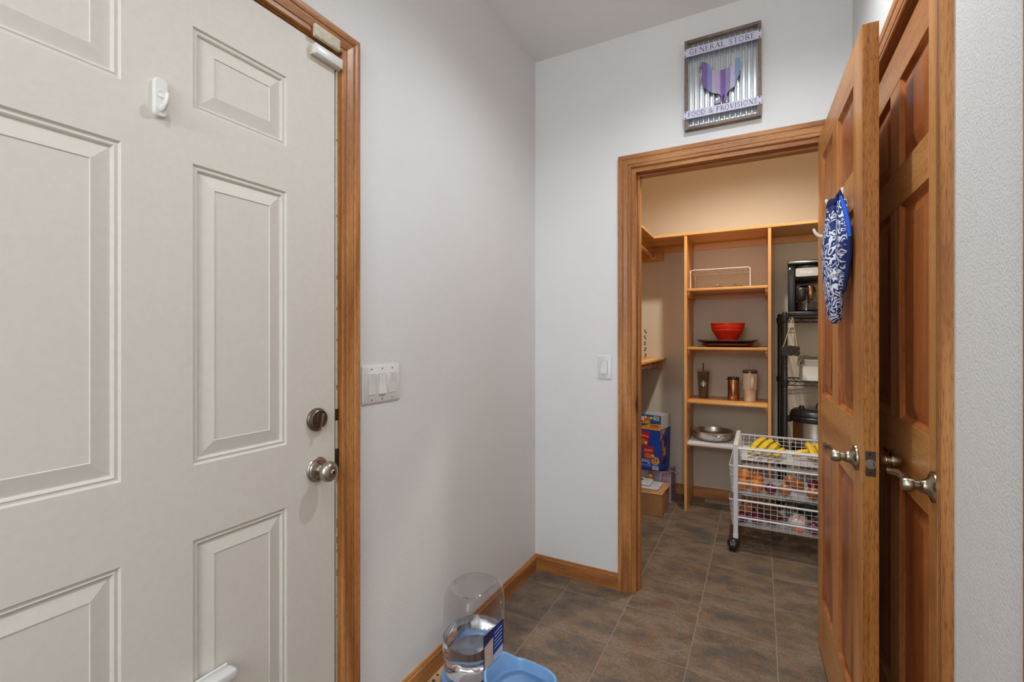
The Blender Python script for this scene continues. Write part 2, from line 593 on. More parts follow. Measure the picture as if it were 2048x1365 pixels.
# ------------------------------------------------------------ door casings, jambs
CP = [(0, 0), (0, 0.008), (0.003, 0.011), (0.011, 0.0112), (0.0125, 0.0088), (0.0155, 0.0088), (0.0175, 0.0115), (0.030, 0.0135), (0.0365, 0.0145),
      (0.038, 0.0122), (0.0412, 0.0122), (0.0435, 0.0155), (0.052, 0.018), (0.060, 0.018), (0.0625, 0.016), (0.063, 0.0)]
def casing(nm, F, s0, s1, ztop, legs=(True, True), width=1.0):
    # F: frame matrix, local x along the wall, y up, z out of the wall; opening s0..s1
    r = struct(root(nm))
    cp = [(u * width, v) for u, v in CP]
    if legs[0]:
        obj('casing_leg', MB().rings([[(s0 - u, 0, v) for u, v in cp], [(s0 - u, ztop + u, v) for u, v in cp]], M=F), oak['z'], r, 25)
    if legs[1]:
        obj('casing_leg', MB().rings([[(s1 + u, 0, v) for u, v in cp], [(s1 + u, ztop + u, v) for u, v in cp]], M=F), oak['z'], r, 25)
    hx = 'x' if abs(F[0][0]) > 0.5 else 'y'
    obj('casing_head', MB().rings([[(s0 - u, ztop + u, v) for u, v in cp], [(s1 + u, ztop + u, v) for u, v in cp]], M=F), oak[hx], r, 25)
    return r
# pantry doorway in the back wall
FB = frame((0, 0, 0), (1, 0, 0), (0, 0, 1))
tr1 = casing('trim_1', FB, OX0 - 0.005, OX1 + 0.005, OH + 0.005)
obj('jamb', MB().box(OX0 - 0.006, OX0 + 0.016, -0.0008, T - 0.001, 0, OH - 0.016), oak['z'], tr1, None)
obj('jamb', MB().box(OX1 - 0.012, OX1 + 0.006, -0.0008, T - 0.001, 0, OH - 0.016), oak['z'], tr1, None)
obj('head_jamb', MB().box(OX0 - 0.006, OX1 + 0.006, -0.0008, T - 0.001, OH - 0.016, OH + 0.006), oak['x'], tr1, None)
obj('door_stop', MB().box(OX0 + 0.016, OX0 + 0.027, 0.040, 0.075, 0, OH - 0.016, 0.002), oak['z'], tr1, None)
obj('door_stop', MB().box(OX1 - 0.023, OX1 - 0.012, 0.040, 0.075, 0, OH - 0.016, 0.002), oak['z'], tr1, None)
obj('head_stop', MB().box(OX0 + 0.027, OX1 - 0.023, 0.040, 0.075, OH - 0.027, OH - 0.016, 0.002), oak['x'], tr1, None)
mb = MB().box(OX0 + 0.016, OX0 + 0.0172, 0.004, 0.034, 0.885, 0.965, 0.0004)
mb.tube([(OX0 + 0.0165, 0.004, 0.905), (OX0 + 0.0165, -0.004, 0.915), (OX0 + 0.0165, -0.006, 0.925), (OX0 + 0.0165, -0.004, 0.935), (OX0 + 0.0165, 0.004, 0.945)], 0.002, 6)
sp = obj('strike_plate', mb, darkmet, tr1, 40, 'dark bronze strike plate on the pantry door jamb')
# white door in the left wall
FL = frame((0, 0, 0), (0, 1, 0), (0, 0, 1))     # x local = world y, out = +x
tr2 = casing('trim_2', FL, LD0, LD1, OH)
obj('jamb', MB().box(-T, 0.0006, LD1 - 0.004, LD1 + 0.014, 0, OH), oak['z'], tr2, None)
obj('jamb', MB().box(-T, 0.0006, LD0 - 0.014, LD0 + 0.004, 0, OH), oak['z'], tr2, None)
obj('head_jamb', MB().box(-T, 0.0006, LD0, LD1, OH - 0.004, OH + 0.014), oak['y'], tr2, None)
obj('weatherstrip', MB().box(-0.03, -0.0035, LD1 - 0.0125, LD1 - 0.004, 0, OH - 0.006, 0.002), cream, tr2, 40, 'cream rubber strip with worn brown nicks')
mb = MB()
for z, h in ((1.42, .012), (1.33, .010), (1.10, .014), (0.83, .02), (0.70, .028), (0.655, .02), (0.63, .008), (0.56, .02), (0.44, .008), (1.60, .008), (1.82, .006), (1.24, .008)):
    mb.box(-0.004, -0.0028, LD1 - 0.0105, LD1 - 0.0065, z, z + h, 0.0008)
o = obj('wear_nicks', mb, kraft, tr2, None)
o['kind'] = 'stuff'
# dark latch gaps
obj('strike_plate', MB().box(-0.006, 0.0005, LD1 - 0.0135, LD1 + 0.004, 0.862, 0.930, 0.001), darkmet, tr2, None, 'dark strike plate beside the round knob')
obj('strike_plate', MB().box(-0.006, -0.001, LD1 - 0.0135, LD1 - 0.003, 1.012, 1.045, 0.001), darkmet, tr2, None, 'dark strike plate beside the deadbolt')
# door in the right wall
FR = frame((HW, 0, 0), (0, -1, 0), (0, 0, 1))   # x local = -world y, out = -x
tr3 = casing('trim_3', FR, -RD1, -RD0, OH)
obj('jamb', MB().box(HW - 0.0006, HW + T, RD0 - 0.014, RD0 + 0.004, 0, OH), oak['z'], tr3, None)
obj('jamb', MB().box(HW - 0.0006, HW + T, RD1 - 0.004, RD1 + 0.014, 0, OH), oak['z'], tr3, None)
obj('head_jamb', MB().box(HW - 0.0006, HW + T, RD0, RD1, OH - 0.004, OH + 0.014), oak['y'], tr3, None)
# doorway nearest the camera on the right
tr4 = casing('trim_4', FR, 1.494, 2.36, OH)

# ------------------------------------------------------------ doors
ZR = [(0.0, 0.225), (0.835, 1.015), (1.59, 1.695), (1.93, 2.035)]     # rails (bottom..top)
def panel_rings(x0, x1, z0, z1, prof, y, sgn):
    rr = []
    for d, dep in prof:
        yy = y - sgn * dep
        rr.append([(x0 + d, yy, z0 + d), (x1 - d, yy, z0 + d), (x1 - d, yy, z1 - d), (x0 + d, yy, z1 - d)])
    return rr
WPROF = [(-0.001, 0.003), (0.0, 0.0005), (0.006, 0.005), (0.009, 0.0085), (0.013, 0.0105), (0.016, 0.0105), (0.046, 0.0030), (0.0475, 0.0030)]
def wood_door(nm, Wd, st, ms, loc, rz, T2=0.035):
    r = struct(root(nm, loc, rz))
    pw = (Wd - 2 * st - ms) / 2
    y0, y1 = 0.0, T2
    def piece(n, x0, x1, z0, z1, m):
        obj(n, MB().box(x0, x1, y0, y1, z0, z1, 0.0012), m, r, None)
    piece('stile', 0, st, 0, 2.035, doak['z'])
    piece('stile', Wd - st, Wd, 0, 2.035, doak['z'])
    for a, b in ZR:
        piece('rail', st, Wd - st, a, b, doak['x'])
    for (a, b), (c, d) in zip(ZR, ZR[1:]):
        piece('mullion', st + pw, st + pw + ms, b, c, doak['z'])
        for xa in (st, st + pw + ms):
            mb = MB()
            fr = panel_rings(xa, xa + pw, b, c, WPROF, y0, -1)
            bk = panel_rings(xa, xa + pw, b, c, WPROF, y1, 1)
            mb.rings(fr, cap0=False)
            mb.rings(bk, cap0=False)
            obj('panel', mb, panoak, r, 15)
    return r

def lever(name, parent, M, mat, label, flip=1):
    # local: z out of the door, x along the lever, y up
    M = M @ Matrix.Diagonal((1, 1, 0.88, 1))
    mb = MB().lathe([(0.0, 0.0), (0.033, 0.0), (0.034, 0.003), (0.033, 0.007), (0.028, 0.009), (0.020, 0.013), (0.0155, 0.020), (0.014, 0.028), (0.0145, 0.030), (0.0135, 0.031), (0.0115, 0.032), (0.0115, 0.042), (0.0145, 0.043), (0.0148, 0.062), (0.012, 0.066), (0, 0.067)], 24, M)
    h = obj(name, mb, mat, parent, 35, label)
    pts = [(0.0, 0, 0.053), (flip * 0.020, 0.005, 0.053), (flip * 0.048, 0.010, 0.056), (flip * 0.080, 0.006, 0.062), (flip * 0.108, 0.000, 0.066), (flip * 0.126, 0.001, 0.064), (flip * 0.136, 0.006, 0.060)]
    obj('lever_arm', MB().tube(pts, [0.010, 0.0100, 0.0092, 0.0085, 0.008, 0.007, 0.004], 10, M, flat=0.75, up=(0, 0, 1)), mat, h, 60)
    obj('lever_hub', MB().lathe([(0, 0.0425), (0.0155, 0.0425), (0.016, 0.046), (0.016, 0.060), (0.0135, 0.0655), (0, 0.0665)], 20, M), mat, h, 35)
    return h

# pantry door: hinge at far end, free edge towards the camera; local x from hinge to free edge
ang = math.atan2(-0.823 + 0.044, 1.309 - 1.285)
d2 = wood_door('door_2', 0.780, 0.108, 0.105, (1.285, -0.044, 0.018), ang)
d2.rotation_euler = (0, 0, ang)
# local +x = along the door, local +y = to the right of travel? rotate -90 deg: +y -> +x world
lever('lever_handle', d2, frame((0.718, 0.0, 0.912), (1, 0, 0), (0, 0, 1)), brass, 'antique brass lever on the pantry side of the open door', -1)
lever('lever_handle', d2, frame((0.718, 0.035, 0.912), (-1, 0, 0), (0, 0, 1)), brass, 'antique brass lever on the hidden side of the open door', 1)
mb = MB()
mb.box(0.7795, 0.7812, 0.0065, 0.0285, 0.880, 0.944, 0.0)
lp = obj('latch_plate', mb, darkmet, d2, None, 'dark bronze latch plate in the door edge')
Ml = frame((0.7812, 0.0175, 0.912), (0, 1, 0), (0, 0, 1))
obj('latch_ring', MB().lathe([(0.0085, 0), (0.0118, 0), (0.0118, 0.0015), (0.0085, 0.0015), (0.0085, 0)], 20, Ml), nickel, lp, 30)
obj('latch_bolt', MB().prism([(-0.0075, -0.0075), (0.0045, -0.0075), (0.0045, 0.0075), (-0.0075, 0.0075)], 0, 0.004, Ml), nickel, lp, None)
for z in (-0.025, 0.025):
    obj('screw', MB().lathe([(0, 0), (0.0042, 0), (0.0038, 0.0012), (0, 0.0006)], 12, frame((0.7812, 0.0175, 0.912 + z), (0, 1, 0), (0, 0, 1))), blackp, lp, 30)
obj('edge_band', MB().box(0.7795, 0.7803, 0.0005, 0.0345, 0.001, 2.034), edgeoak, d2, None, 'golden oak free edge of the door')
for z in (0.22, 1.02, 1.80):
    obj('hinge', MB().lathe([(0, z - 0.045), (0.0055, z - 0.045), (0.0055, z + 0.045), (0, z + 0.045)], 10, I4, (-0.004, 0.040)), brass, d2, 40)

# right door: local x from latch (near) to hinge (far); face towards -x world
d3 = wood_door('door_3', RD1 - RD0 - 0.008, 0.110, 0.105, (HW + 0.006 + 0.0, RD0 + 0.004, 0.018), PI / 2)
# with rz = +90: local x -> +y, local y -> -x ; thickness must go to +x, so shift
d3.location = (HW + 0.041, RD0 + 0.004, 0.018)
lever('lever_handle', d3, frame((0.063, 0.035, 0.912), (-1, 0, 0), (0, 0, 1)), brass, 'antique brass lever on the closed door', -1)

# white six panel door (left wall), local: face at y=0 towards -y ; rz=+90 maps x->+y, -y -> +x
WD = root('door_1', (0.0, -2.250, 0.018), PI / 2)
struct(WD)
WW = 0.896
cols = [(0.163, 0.389), (0.517, 0.743)]
zr = [(0.0, 0.200), (0.795, 0.957), (1.609, 1.727), (1.906, 2.047)]
mb = MB()
def bx(x0, x1, z0, z1):
    mb.box(x0, x1, 0.0, 0.044, z0, z1)
bx(0, cols[0][0], 0, 2.047); bx(cols[0][1], cols[1][0], 0, 2.047); bx(cols[1][1], WW, 0, 2.047)
for a, b in zr:
    for c in cols:
        bx(c[0], c[1], a, b)
obj('slab', mb, doorwhite, WD, None)
P2 = [(0.0, 0.0), (0.0035, 0.0045), (0.007, 0.0045), (0.0095, 0.0030), (0.012, 0.0045), (0.0145, 0.0085), (0.0165, 0.0085), (0.046, 0.0020), (0.0475, 0.0038), (0.049, 0.0038)]
for (a, b), (c, d) in zip(zr, zr[1:]):
    for x0, x1 in cols:
        obj('panel', MB().rings(panel_rings(x0, x1, b, c, P2, 0.0, -1), cap0=False), doorwhite, WD, 12)
def DW(y, z):       # frame on the face of the white door at world y, z : x along +y world, out +x world
    return frame((y + 2.250, 0.0, z - 0.018), (1, 0, 0), (0, 0, 1))
M = DW(-1.414, 0.888)
kb = obj('door_knob', MB().lathe([(0, 0), (0.034, 0), (0.0345, 0.003), (0.032, 0.006), (0.029, 0.007), (0.0275, 0.010), (0.021, 0.012), (0.013, 0.014), (0.0125, 0.026), (0.014, 0.030), (0.021, 0.034), (0.0265, 0.041), (0.0275, 0.048), (0.026, 0.054), (0.0225, 0.058), (0.0215, 0.0575), (0.019, 0.060), (0.012, 0.0625), (0, 0.063)], 32, M), nickel, WD, 30, 'round brushed nickel door knob')
obj('thumb_turn', MB().lathe([(0, 0.0615), (0.0075, 0.0615), (0.0075, 0.066), (0.0065, 0.067), (0, 0.0672)], 20, M), nickel, kb, 30)
obj('thumb_slot', MB().box(-0.001, 0.001, -0.0055, 0.0055, 0.0665, 0.0685, 0.0, M), darkmet, kb, None)
for s in (-1, 1):
    obj('rose_screw', MB().lathe([(0, 0.0075), (0.0035, 0.0075), (0.0035, 0.0115), (0, 0.0105)], 10, M @ Matrix.Translation((0.004 * -1, s * 0.023, 0))), blackp, kb, 30)
M = DW(-1.416, 1.026)
db = obj('deadbolt', MB().lathe([(0, 0), (0.0315, 0), (0.032, 0.004), (0.030, 0.008), (0.028, 0.009), (0.0275, 0.013), (0.025, 0.015), (0.0235, 0.0135), (0.020, 0.013), (0, 0.0125)], 32, M), agedbrass, WD, 30, 'round aged brass deadbolt')
obj('thumb_turn', MB().box(-0.0035, 0.0035, -0.019, 0.019, 0.012, 0.030, 0.0025, M @ Matrix.Rotation(-0.2, 4, 'Z'), 2), agedbrass, db, 40)
obj('screw', MB().lathe([(0, 0.0125), (0.003, 0.0125), (0.003, 0.0138), (0, 0.0135)], 10, M @ Matrix.Translation((-0.012, -0.006, 0))), darkmet, db, 30)

# ------------------------------------------------------------ small things on the door and walls
def rrect(x0, x1, y0, y1, r, n=5):
    pts = []
    for cx, cy, a0 in ((x1 - r, y1 - r, 0), (x0 + r, y1 - r, PI / 2), (x0 + r, y0 + r, PI), (x1 - r, y0 + r, 1.5 * PI)):
        for k in range(n + 1):
            a = a0 + k * PI / 2 / n
            pts.append((cx + r * math.cos(a), cy + r * math.sin(a)))
    return pts
def inset(pts, f, c=None):
    c = c or (sum(p[0] for p in pts) / len(pts), sum(p[1] for p in pts) / len(pts))
    return [(c[0] + (x - c[0]) * f, c[1] + (y - c[1]) * f) for x, y in pts]

t = thing('adhesive_hook', 'white plastic stick-on hook high on the white paneled door', 'hook', (0, -1.797, 1.738))
M = frame((0, 0, 0), (0, 1, 0), (0, 0, 1))
ol = rrect(-0.0125, 0.0125, -0.039, 0.039, 0.010)
obj('backplate', MB().rings([[(x, y, 0.0) for x, y in ol], [(x, y, 0.006) for x, y in ol], [(x * 0.86, y * 0.95, 0.0095) for x, y in ol]], M=M), white_pl, t, 50)
obj('hook_arm', MB().tube([(0, -0.022, 0.008), (0, -0.022, 0.018), (0, -0.014, 0.027), (0, -0.002, 0.030), (0, 0.004, 0.030)], [0.008, 0.0075, 0.0068, 0.006, 0.004], 10, M, flat=0.6), white_pl, t, 60)
obj('finger_dish', MB().lathe([(0, 0.0085), (0.0098, 0.0085), (0.0098, 0.0102), (0.0088, 0.0108), (0.006, 0.0100), (0, 0.0097)], 18, M @ Matrix.Translation((0, 0.008, 0))), white_pl, t, 50)

t = thing('door_bracket', 'white plastic bar sticking out near the bottom of the white door', 'bracket', (0, -1.655, 0.478))
obj('bar', MB().box(0.004, 0.034, -0.22, 0.0, 0.0, 0.026, 0.006, seg=2), white_pl, t, 50)
obj('backplate', MB().box(0, 0.005, -0.21, -0.006, -0.004, 0.030, 0.001), white_pl, t, None)

t = thing('door_sensor', 'white alarm sensor block at the top corner of the white door', 'sensor', (0, -1.388, 2.035))
obj('housing', MB().box(0.0, 0.022, -0.048, 0.046, -0.014, 0.014, 0.003, seg=2), white_pl, t, 50)
obj('seam', MB().box(0.0, 0.0085, -0.0485, 0.0465, -0.0143, 0.0143), cream, t, None)
t = thing('sensor_magnet', 'flat cream magnet strip on the oak door head above the sensor block', 'sensor', (0.0112, -1.388, 2.084))
obj('housing', MB().box(0.0, 0.012, -0.050, 0.036, -0.018, 0.016, 0.003, seg=2), cream, t, 50)

def switch_plate(nm, label, gangs, loc, M, lit):
    t = thing(nm, label, 'switch', loc)
    w = 0.035 + 0.0230 * 0 + (0.072 if gangs == 1 else 0.168) - 0.035
    hh = 0.1195
    ol = rrect(-w / 2, w / 2, -hh / 2, hh / 2, 0.004, 3)
    obj('plate', MB().rings([[(x, y, 0) for x, y in ol], [(x, y, 0.0035) for x, y in ol], [(x * (1 - 0.008 / w), y * (1 - 0.008 / hh), 0.006) for x, y in ol]], M=M), white_pl, t, 40)
    for g in range(gangs):
        x = (g - (gangs - 1) / 2) * 0.046
        obj('bezel', MB().box(x - 0.0168, x + 0.0168, -0.0337, 0.0337, 0.005, 0.0064, 0.0003, M), white_pl, t, None)
        obj('rocker_gap_shade', MB().box(x - 0.0157, x + 0.0157, -0.0328, 0.0328, 0.005, 0.0066, 0.0, M), greyp, t, None)  # thin grey box, painted shade of the slit around the rocker
        up = lit[g]
        k = 1 if up else -1
        prof = [(-0.032, 0.006), (-0.032, 0.0075 + (0.005 if not up else 0.0)), (0.0, 0.0090), (0.032, 0.0075 + (0.005 if up else 0.0)), (0.032, 0.006)]
        mb = MB().rings([[(x - 0.0148, y, z) for y, z in prof], [(x + 0.0148, y, z) for y, z in prof]], M=M)
        obj('rocker', mb, white_pl, t, None)
        for s in (-1, 1):
            obj('screw', MB().lathe([(0, 0.0058), (0.0028, 0.0058), (0.0026, 0.007), (0, 0.0072)], 10, M @ Matrix.Translation((x, s * 0.0485, 0))), steel, t, 40)
    return t
ML = frame((0, 0, 0), (0, 1, 0), (0, 0, 1))
MBk = frame((0, 0, 0), (1, 0, 0), (0, 0, 1))
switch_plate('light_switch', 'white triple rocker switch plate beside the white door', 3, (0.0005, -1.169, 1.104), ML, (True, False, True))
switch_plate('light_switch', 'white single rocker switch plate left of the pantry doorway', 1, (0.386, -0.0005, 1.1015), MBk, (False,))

# ------------------------------------------------------------ general store sign
SX0, SX1, SZ0, SZ1 = 0.771, 1.082, 2.203, 2.612
SWd, SHt = SX1 - SX0, SZ1 - SZ0
sg = thing('wall_sign', 'framed corrugated metal sign with a purple hen above the pantry doorway', 'sign', (SX0, 0, SZ0))
def smb():
    return MB()
fw = 0.0135
for x0, x1, z0, z1 in ((0, fw, 0, SHt), (SWd - fw, SWd, 0, SHt), (fw, SWd - fw, 0, fw), (fw, SWd - fw, SHt - fw, SHt)):
    obj('frame_rail', MB().box(x0, x1, -0.032, -0.001, z0, z1, 0.001), signframe, sg, None)
# corrugated sheet
n = 13
xs = []
for k in range(n * 12 + 1):
    x = fw + (SWd - 2 * fw) * k / (n * 12)
    xs.append((x, -0.0130 - 0.0060 * math.cos(2 * PI * k / 12)))
mb = MB()
mb.rings([[(x, y, fw) for x, y in xs], [(x, y, SHt - fw) for x, y in xs]], closed=False, cap0=False, cap1=False)
obj('corrugated_sheet', mb, galv, sg, 60, 'ribbed galvanized metal sheet')
# stroke letters with serifs, unit cell height 1
LET = {
 'G': (0.78, [[(.70, .80), (.55, .95), (.35, .97), (.15, .80), (.06, .5), (.15, .18), (.38, .02), (.58, .05), (.68, .16), (.68, .42)], [(.52, .42), (.80, .42)]], [1.4, .6]),
 'E': (0.62, [[(.12, 0), (.12, 1)], [(.02, .98), (.56, .98), (.58, .82)], [(.12, .52), (.44, .52)], [(.02, .02), (.58, .02), (.60, .20)]], [1.6, .6, .6, .6]),
 'N': (0.84, [[(.12, 0), (.12, 1)], [(.12, 1), (.72, 0)], [(.72, 0), (.72, 1)], [(.0, .02), (.24, .02)], [(.6, .98), (.84, .98)]], [.7, 1.7, .7, .5, .5]),
 'R': (0.72, [[(.12, 0), (.12, 1)], [(.02, .98), (.38, .97), (.54, .87), (.56, .74), (.50, .60), (.36, .52), (.12, .52)], [(.36, .52), (.66, .02), (.74, .02)], [(.0, .02), (.26, .02)]], [1.6, .9, 1.5, .5]),
 'A': (0.78, [[(.06, 0), (.38, 1)], [(.38, 1), (.70, 0)], [(.18, .36), (.56, .36)], [(-.03, .02), (.17, .02)], [(.58, .02), (.82, .02)]], [.7, 1.7, .6, .5, .5]),
 'L': (0.60, [[(.12, 0), (.12, 1)], [(.02, .98), (.24, .98)], [(.02, .02), (.55, .02), (.58, .22)]], [1.6, .5, .6]),
 'S': (0.56, [[(.46, .78), (.40, .93), (.26, .98), (.10, .88), (.09, .70), (.22, .56), (.40, .44), (.48, .28), (.42, .08), (.25, .02), (.10, .08), (.04, .24)]], [1.2]),
 'T': (0.70, [[(.34, 0), (.34, 1)], [(.04, .80), (.05, .98), (.63, .98), (.64, .80)], [(.22, .02), (.46, .02)]], [1.6, .6, .5]),
 'O': (0.84, [[(.40, .98), (.18, .90), (.06, .68), (.06, .32), (.18, .10), (.40, .02), (.62, .10), (.74, .32), (.74, .68), (.62, .90), (.40, .98)]], [1.15]),
 'F': (0.58, [[(.12, 0), (.12, 1)], [(.02, .98), (.54, .98), (.56, .82)], [(.12, .52), (.42, .52)], [(.0, .02), (.26, .02)]], [1.6, .6, .6, .5]),
 'D': (0.82, [[(.12, 0), (.12, 1)], [(.02, .98), (.40, .97), (.64, .82), (.72, .5), (.64, .18), (.40, .03), (.02, .02)]], [1.6, 1.0]),
 '&': (0.86, [[(.80, .50), (.62, .14), (.38, .02), (.14, .10), (.08, .30), (.24, .48), (.48, .64), (.52, .82), (.40, .96), (.26, .88), (.26, .70), (.44, .40), (.66, .08), (.84, .02)]], [1.05]),
 'P': (0.66, [[(.12, 0), (.12, 1)], [(.02, .98), (.40, .97), (.56, .86), (.58, .70), (.50, .56), (.34, .48), (.12, .48)], [(.0, .02), (.26, .02)]], [1.6, .95, .5]),
 'V': (0.76, [[(.06, 1), (.38, 0)], [(.38, 0), (.68, 1)], [(-.03, .98), (.18, .98)], [(.58, .98), (.78, .98)]], [1.7, .7, .5, .5]),
 'I': (0.34, [[(.16, 0), (.16, 1)], [(.04, .98), (.28, .98)], [(.04, .02), (.28, .02)]], [1.6, .5, .5]),
 ' ': (0.40, [], []),
}
def letters(s, x0, x1, zc, h, y, parent):
    tot = sum(LET[c][0] + 0.14 for c in s) - 0.14
    kx = (x1 - x0) / tot
    x = x0
    mb = MB()
    for c in s:
        w, strokes, wd = LET[c]
        for st, ww in zip(strokes, wd):
            hw = 0.037 * h * ww
            P = [Vector((x + a * kx, zc + (b - 0.5) * h)) for a, b in st]
            L, R = [], []
            for i, p in enumerate(P):
                d = P[min(i + 1, len(P) - 1)] - P[max(i - 1, 0)]
                d.normalize()
                nn = Vector((-d.y, d.x)) * hw
                L.append(p + nn)
                R.append(p - nn)
            for i in range(len(P) - 1):
                mb.prism([(q.x, q.y) for q in (L[i], L[i + 1], R[i + 1], R[i])], 0, 0.0006, frame((0, y, 0), (1, 0, 0), (0, 0, 1)))
        x += (w + 0.14) * kx
    return obj('lettering', mb, letterm, parent, None)
for (z0, z1, s, xa, xb, hh) in ((0.330, 0.366, 'GENERAL STORE', 0.022, SWd - 0.024, 0.0235), (0.046, 0.082, 'FOOD & PROVISIONS', 0.017, SWd - 0.016, 0.0215)):
    b = obj('name_board', MB().box(-0.003, SWd + 0.002, -0.0385, -0.0325, z0, z1, 0.0008), boardm, sg, None, 'white painted board with dark lettering')
    letters(s, xa, xb, (z0 + z1) / 2, hh, -0.0384, b)
    for x in (0.005, SWd - 0.006):
        for z in (z0 + 0.005, z1 - 0.005):
            obj('rivet', MB().ball((x, -0.0385, z), 0.0034, 10, 6), rivetm, b, 60)
# hen from vertical planks
def crop2sign(px, py):
    u = (px - 165) / 792
    top, bot = 315 - 217 * u, 1250 - 140 * u
    return (u * SWd, SHt * (1 - (py - top) / (bot - top)))
hen = [(330, 582), (345, 568), (336, 550), (350, 528), (372, 526), (398, 535), (425, 548), (442, 572), (455, 600), (472, 616), (520, 620), (570, 612), (620, 596), (652, 580), (672, 558), (681, 528), (692, 503), (715, 489), (745, 492), (756, 520), (750, 540), (757, 560), (750, 585), (755, 610), (744, 632), (749, 656), (735, 676), (727, 698), (716, 712), (714, 735), (704, 768), (688, 792), (660, 815), (636, 835), (622, 850), (613, 880), (616, 908), (634, 922), (620, 931), (600, 936), (606, 952), (588, 955), (582, 930), (592, 895), (582, 868), (572, 893), (566, 930), (548, 958), (518, 968), (498, 966), (512, 946), (486, 950), (510, 932), (534, 924), (549, 905), (550, 882), (535, 868), (490, 860), (440, 845), (400, 820), (370, 790), (351, 755), (342, 715), (346, 680), (358, 650), (364, 620), (356, 600), (344, 596)]
henp = [crop2sign(*p) for p in hen]
def clipx(poly, x, keep_right):
    out = []
    for a, b in zip(poly, poly[1:] + poly[:1]):
        ia, ib = (a[0] >= x) == keep_right, (b[0] >= x) == keep_right
        if ia:
            out.append(a)
        if ia != ib:
            f = (x - a[0]) / (b[0] - a[0])
            out.append((x, a[1] + f * (b[1] - a[1])))
    return out
hn = obj('hen', MB().prism(inset(henp, 0.97), 0.0, 0.003, frame((0, -0.021, 0), (1, 0, 0), (0, 0, 1))), darkmet, sg, None, 'wooden hen silhouette of purple and blue planks')
pc = [(120, 98, 150), (128, 132, 186), (196, 186, 212), (190, 176, 206), (124, 96, 164), (168, 164, 206), (184, 180, 212), (146, 172, 206)]
bd = [300, 410, 458, 500, 550, 600, 650, 700, 790]
for k in range(8):
    xa, xb = crop2sign(bd[k], 600)[0] + 0.0003, crop2sign(bd[k + 1], 600)[0] - 0.0003
    pl = clipx(clipx(henp, xa, True), xb, False)
    if len(pl) > 2:
        m = wood('hen_plank', 'z', srgb(*[c * 0.86 for c in pc[k]]), srgb(*pc[k]), srgb(*[min(255, c * 1.1) for c in pc[k]]), rough=0.7, coat=0, ring=20, pores=0.9)
        obj('plank', MB().prism(pl, 0.0, 0.005 + 0.0006 * (k % 2), frame((0, -0.024, 0), (1, 0, 0), (0, 0, 1))), m, hn, None)
# ------------------------------------------------------------ closet shelving
SY = 1.26
ts = thing('top_shelf', 'long honey wood top shelf turning the closet corner', 'shelf', (0, 0, 0))
obj('shelf_board', MB().box(0.0, CX, SY, CY, 1.985, 2.004, 0.003), shelfw['x'], ts, None)
obj('shelf_board', MB().box(0.0, 0.381, T, SY + 0.0005, 1.985, 2.004, 0.003), shelfw['y'], ts, None)
obj('cleat', MB().box(0.0, 0.378, CY - 0.018, CY, 1.872, 1.985, 0.002), shelfw['x'], ts, None)
for xa, xb in ((0.378, 0.591), (0.612, 1.122), (1.143, CX)):
    obj('cleat', MB().box(xa, xb, CY - 0.018, CY, 1.935, 1.985, 0.002), shelfw['x'], ts, None)
obj('cleat', MB().box(0.0, 0.018, T, CY - 0.018, 1.90, 1.985, 0.002), shelfw['y'], ts, None)
cr = thing('closet_rod', 'round wooden hanging rod under the left run of the top shelf', 'rod', (0.305, 0, 1.915))
obj('rod', MB().tube([(0, T + 0.01, 0), (0, CY - 0.03, 0)], 0.016, 14), shelfw['y'], cr, 50)
for y0, y1 in ((CY - 0.032, CY - 0.0185), (T + 0.0005, T + 0.012)):
    obj('rod_socket', MB().lathe([(0.017, 0), (0.024, 0), (0.024, y1 - y0), (0.017, y1 - y0), (0.017, 0)], 20, frame((0, y1, 0), (1, 0, 0), (0, 0, 1))), white_pl, cr, 40)
obj('rod_hook', MB().box(-0.003, 0.003, 1.05, 1.075, -0.02, 0.069, 0.001), white_pl, cr, None)

tw = thing('shelf_tower', 'tall honey wood shelf tower of four shelves against the closet back wall', 'shelf', (0, 0, 0))
PX0, PX1 = 0.592, 1.123
obj('side_panel', MB().box(PX0, PX0 + 0.019, SY + 0.004, CY, 0.0, 1.9845, 0.0015), shelfw['z'], tw, None)
obj('side_panel', MB().box(PX1, PX1 + 0.019, SY + 0.004, CY, 0.0, 1.9845, 0.0015), shelfw['z'], tw, None)
xl, xr = PX0 + 0.019, PX1
for z in (1.603, 1.182, 0.797, 0.492):
    obj('shelf', MB().box(xl, xr, SY + 0.006, CY, z - 0.020, z, 0.006, seg=2), shelfw['x'], tw, 40)
    for xa, xb in ((xl, xl + 0.016), (xr - 0.016, xr)):
        poly = [(SY + 0.03, z - 0.02), (CY - 0.02, z - 0.02), (CY - 0.02, z - 0.062), (SY + 0.06, z - 0.062), (SY + 0.03, z - 0.040)]
        obj('cleat', MB().rings([[(xa, y, q) for y, q in poly], [(xb, y, q) for y, q in poly]]), shelfw['y'], tw, None)
    obj('back_cleat', MB().box(xl, xr, CY - 0.017, CY, z - 0.055, z - 0.02, 0.001), shelfw['x'], tw, None)

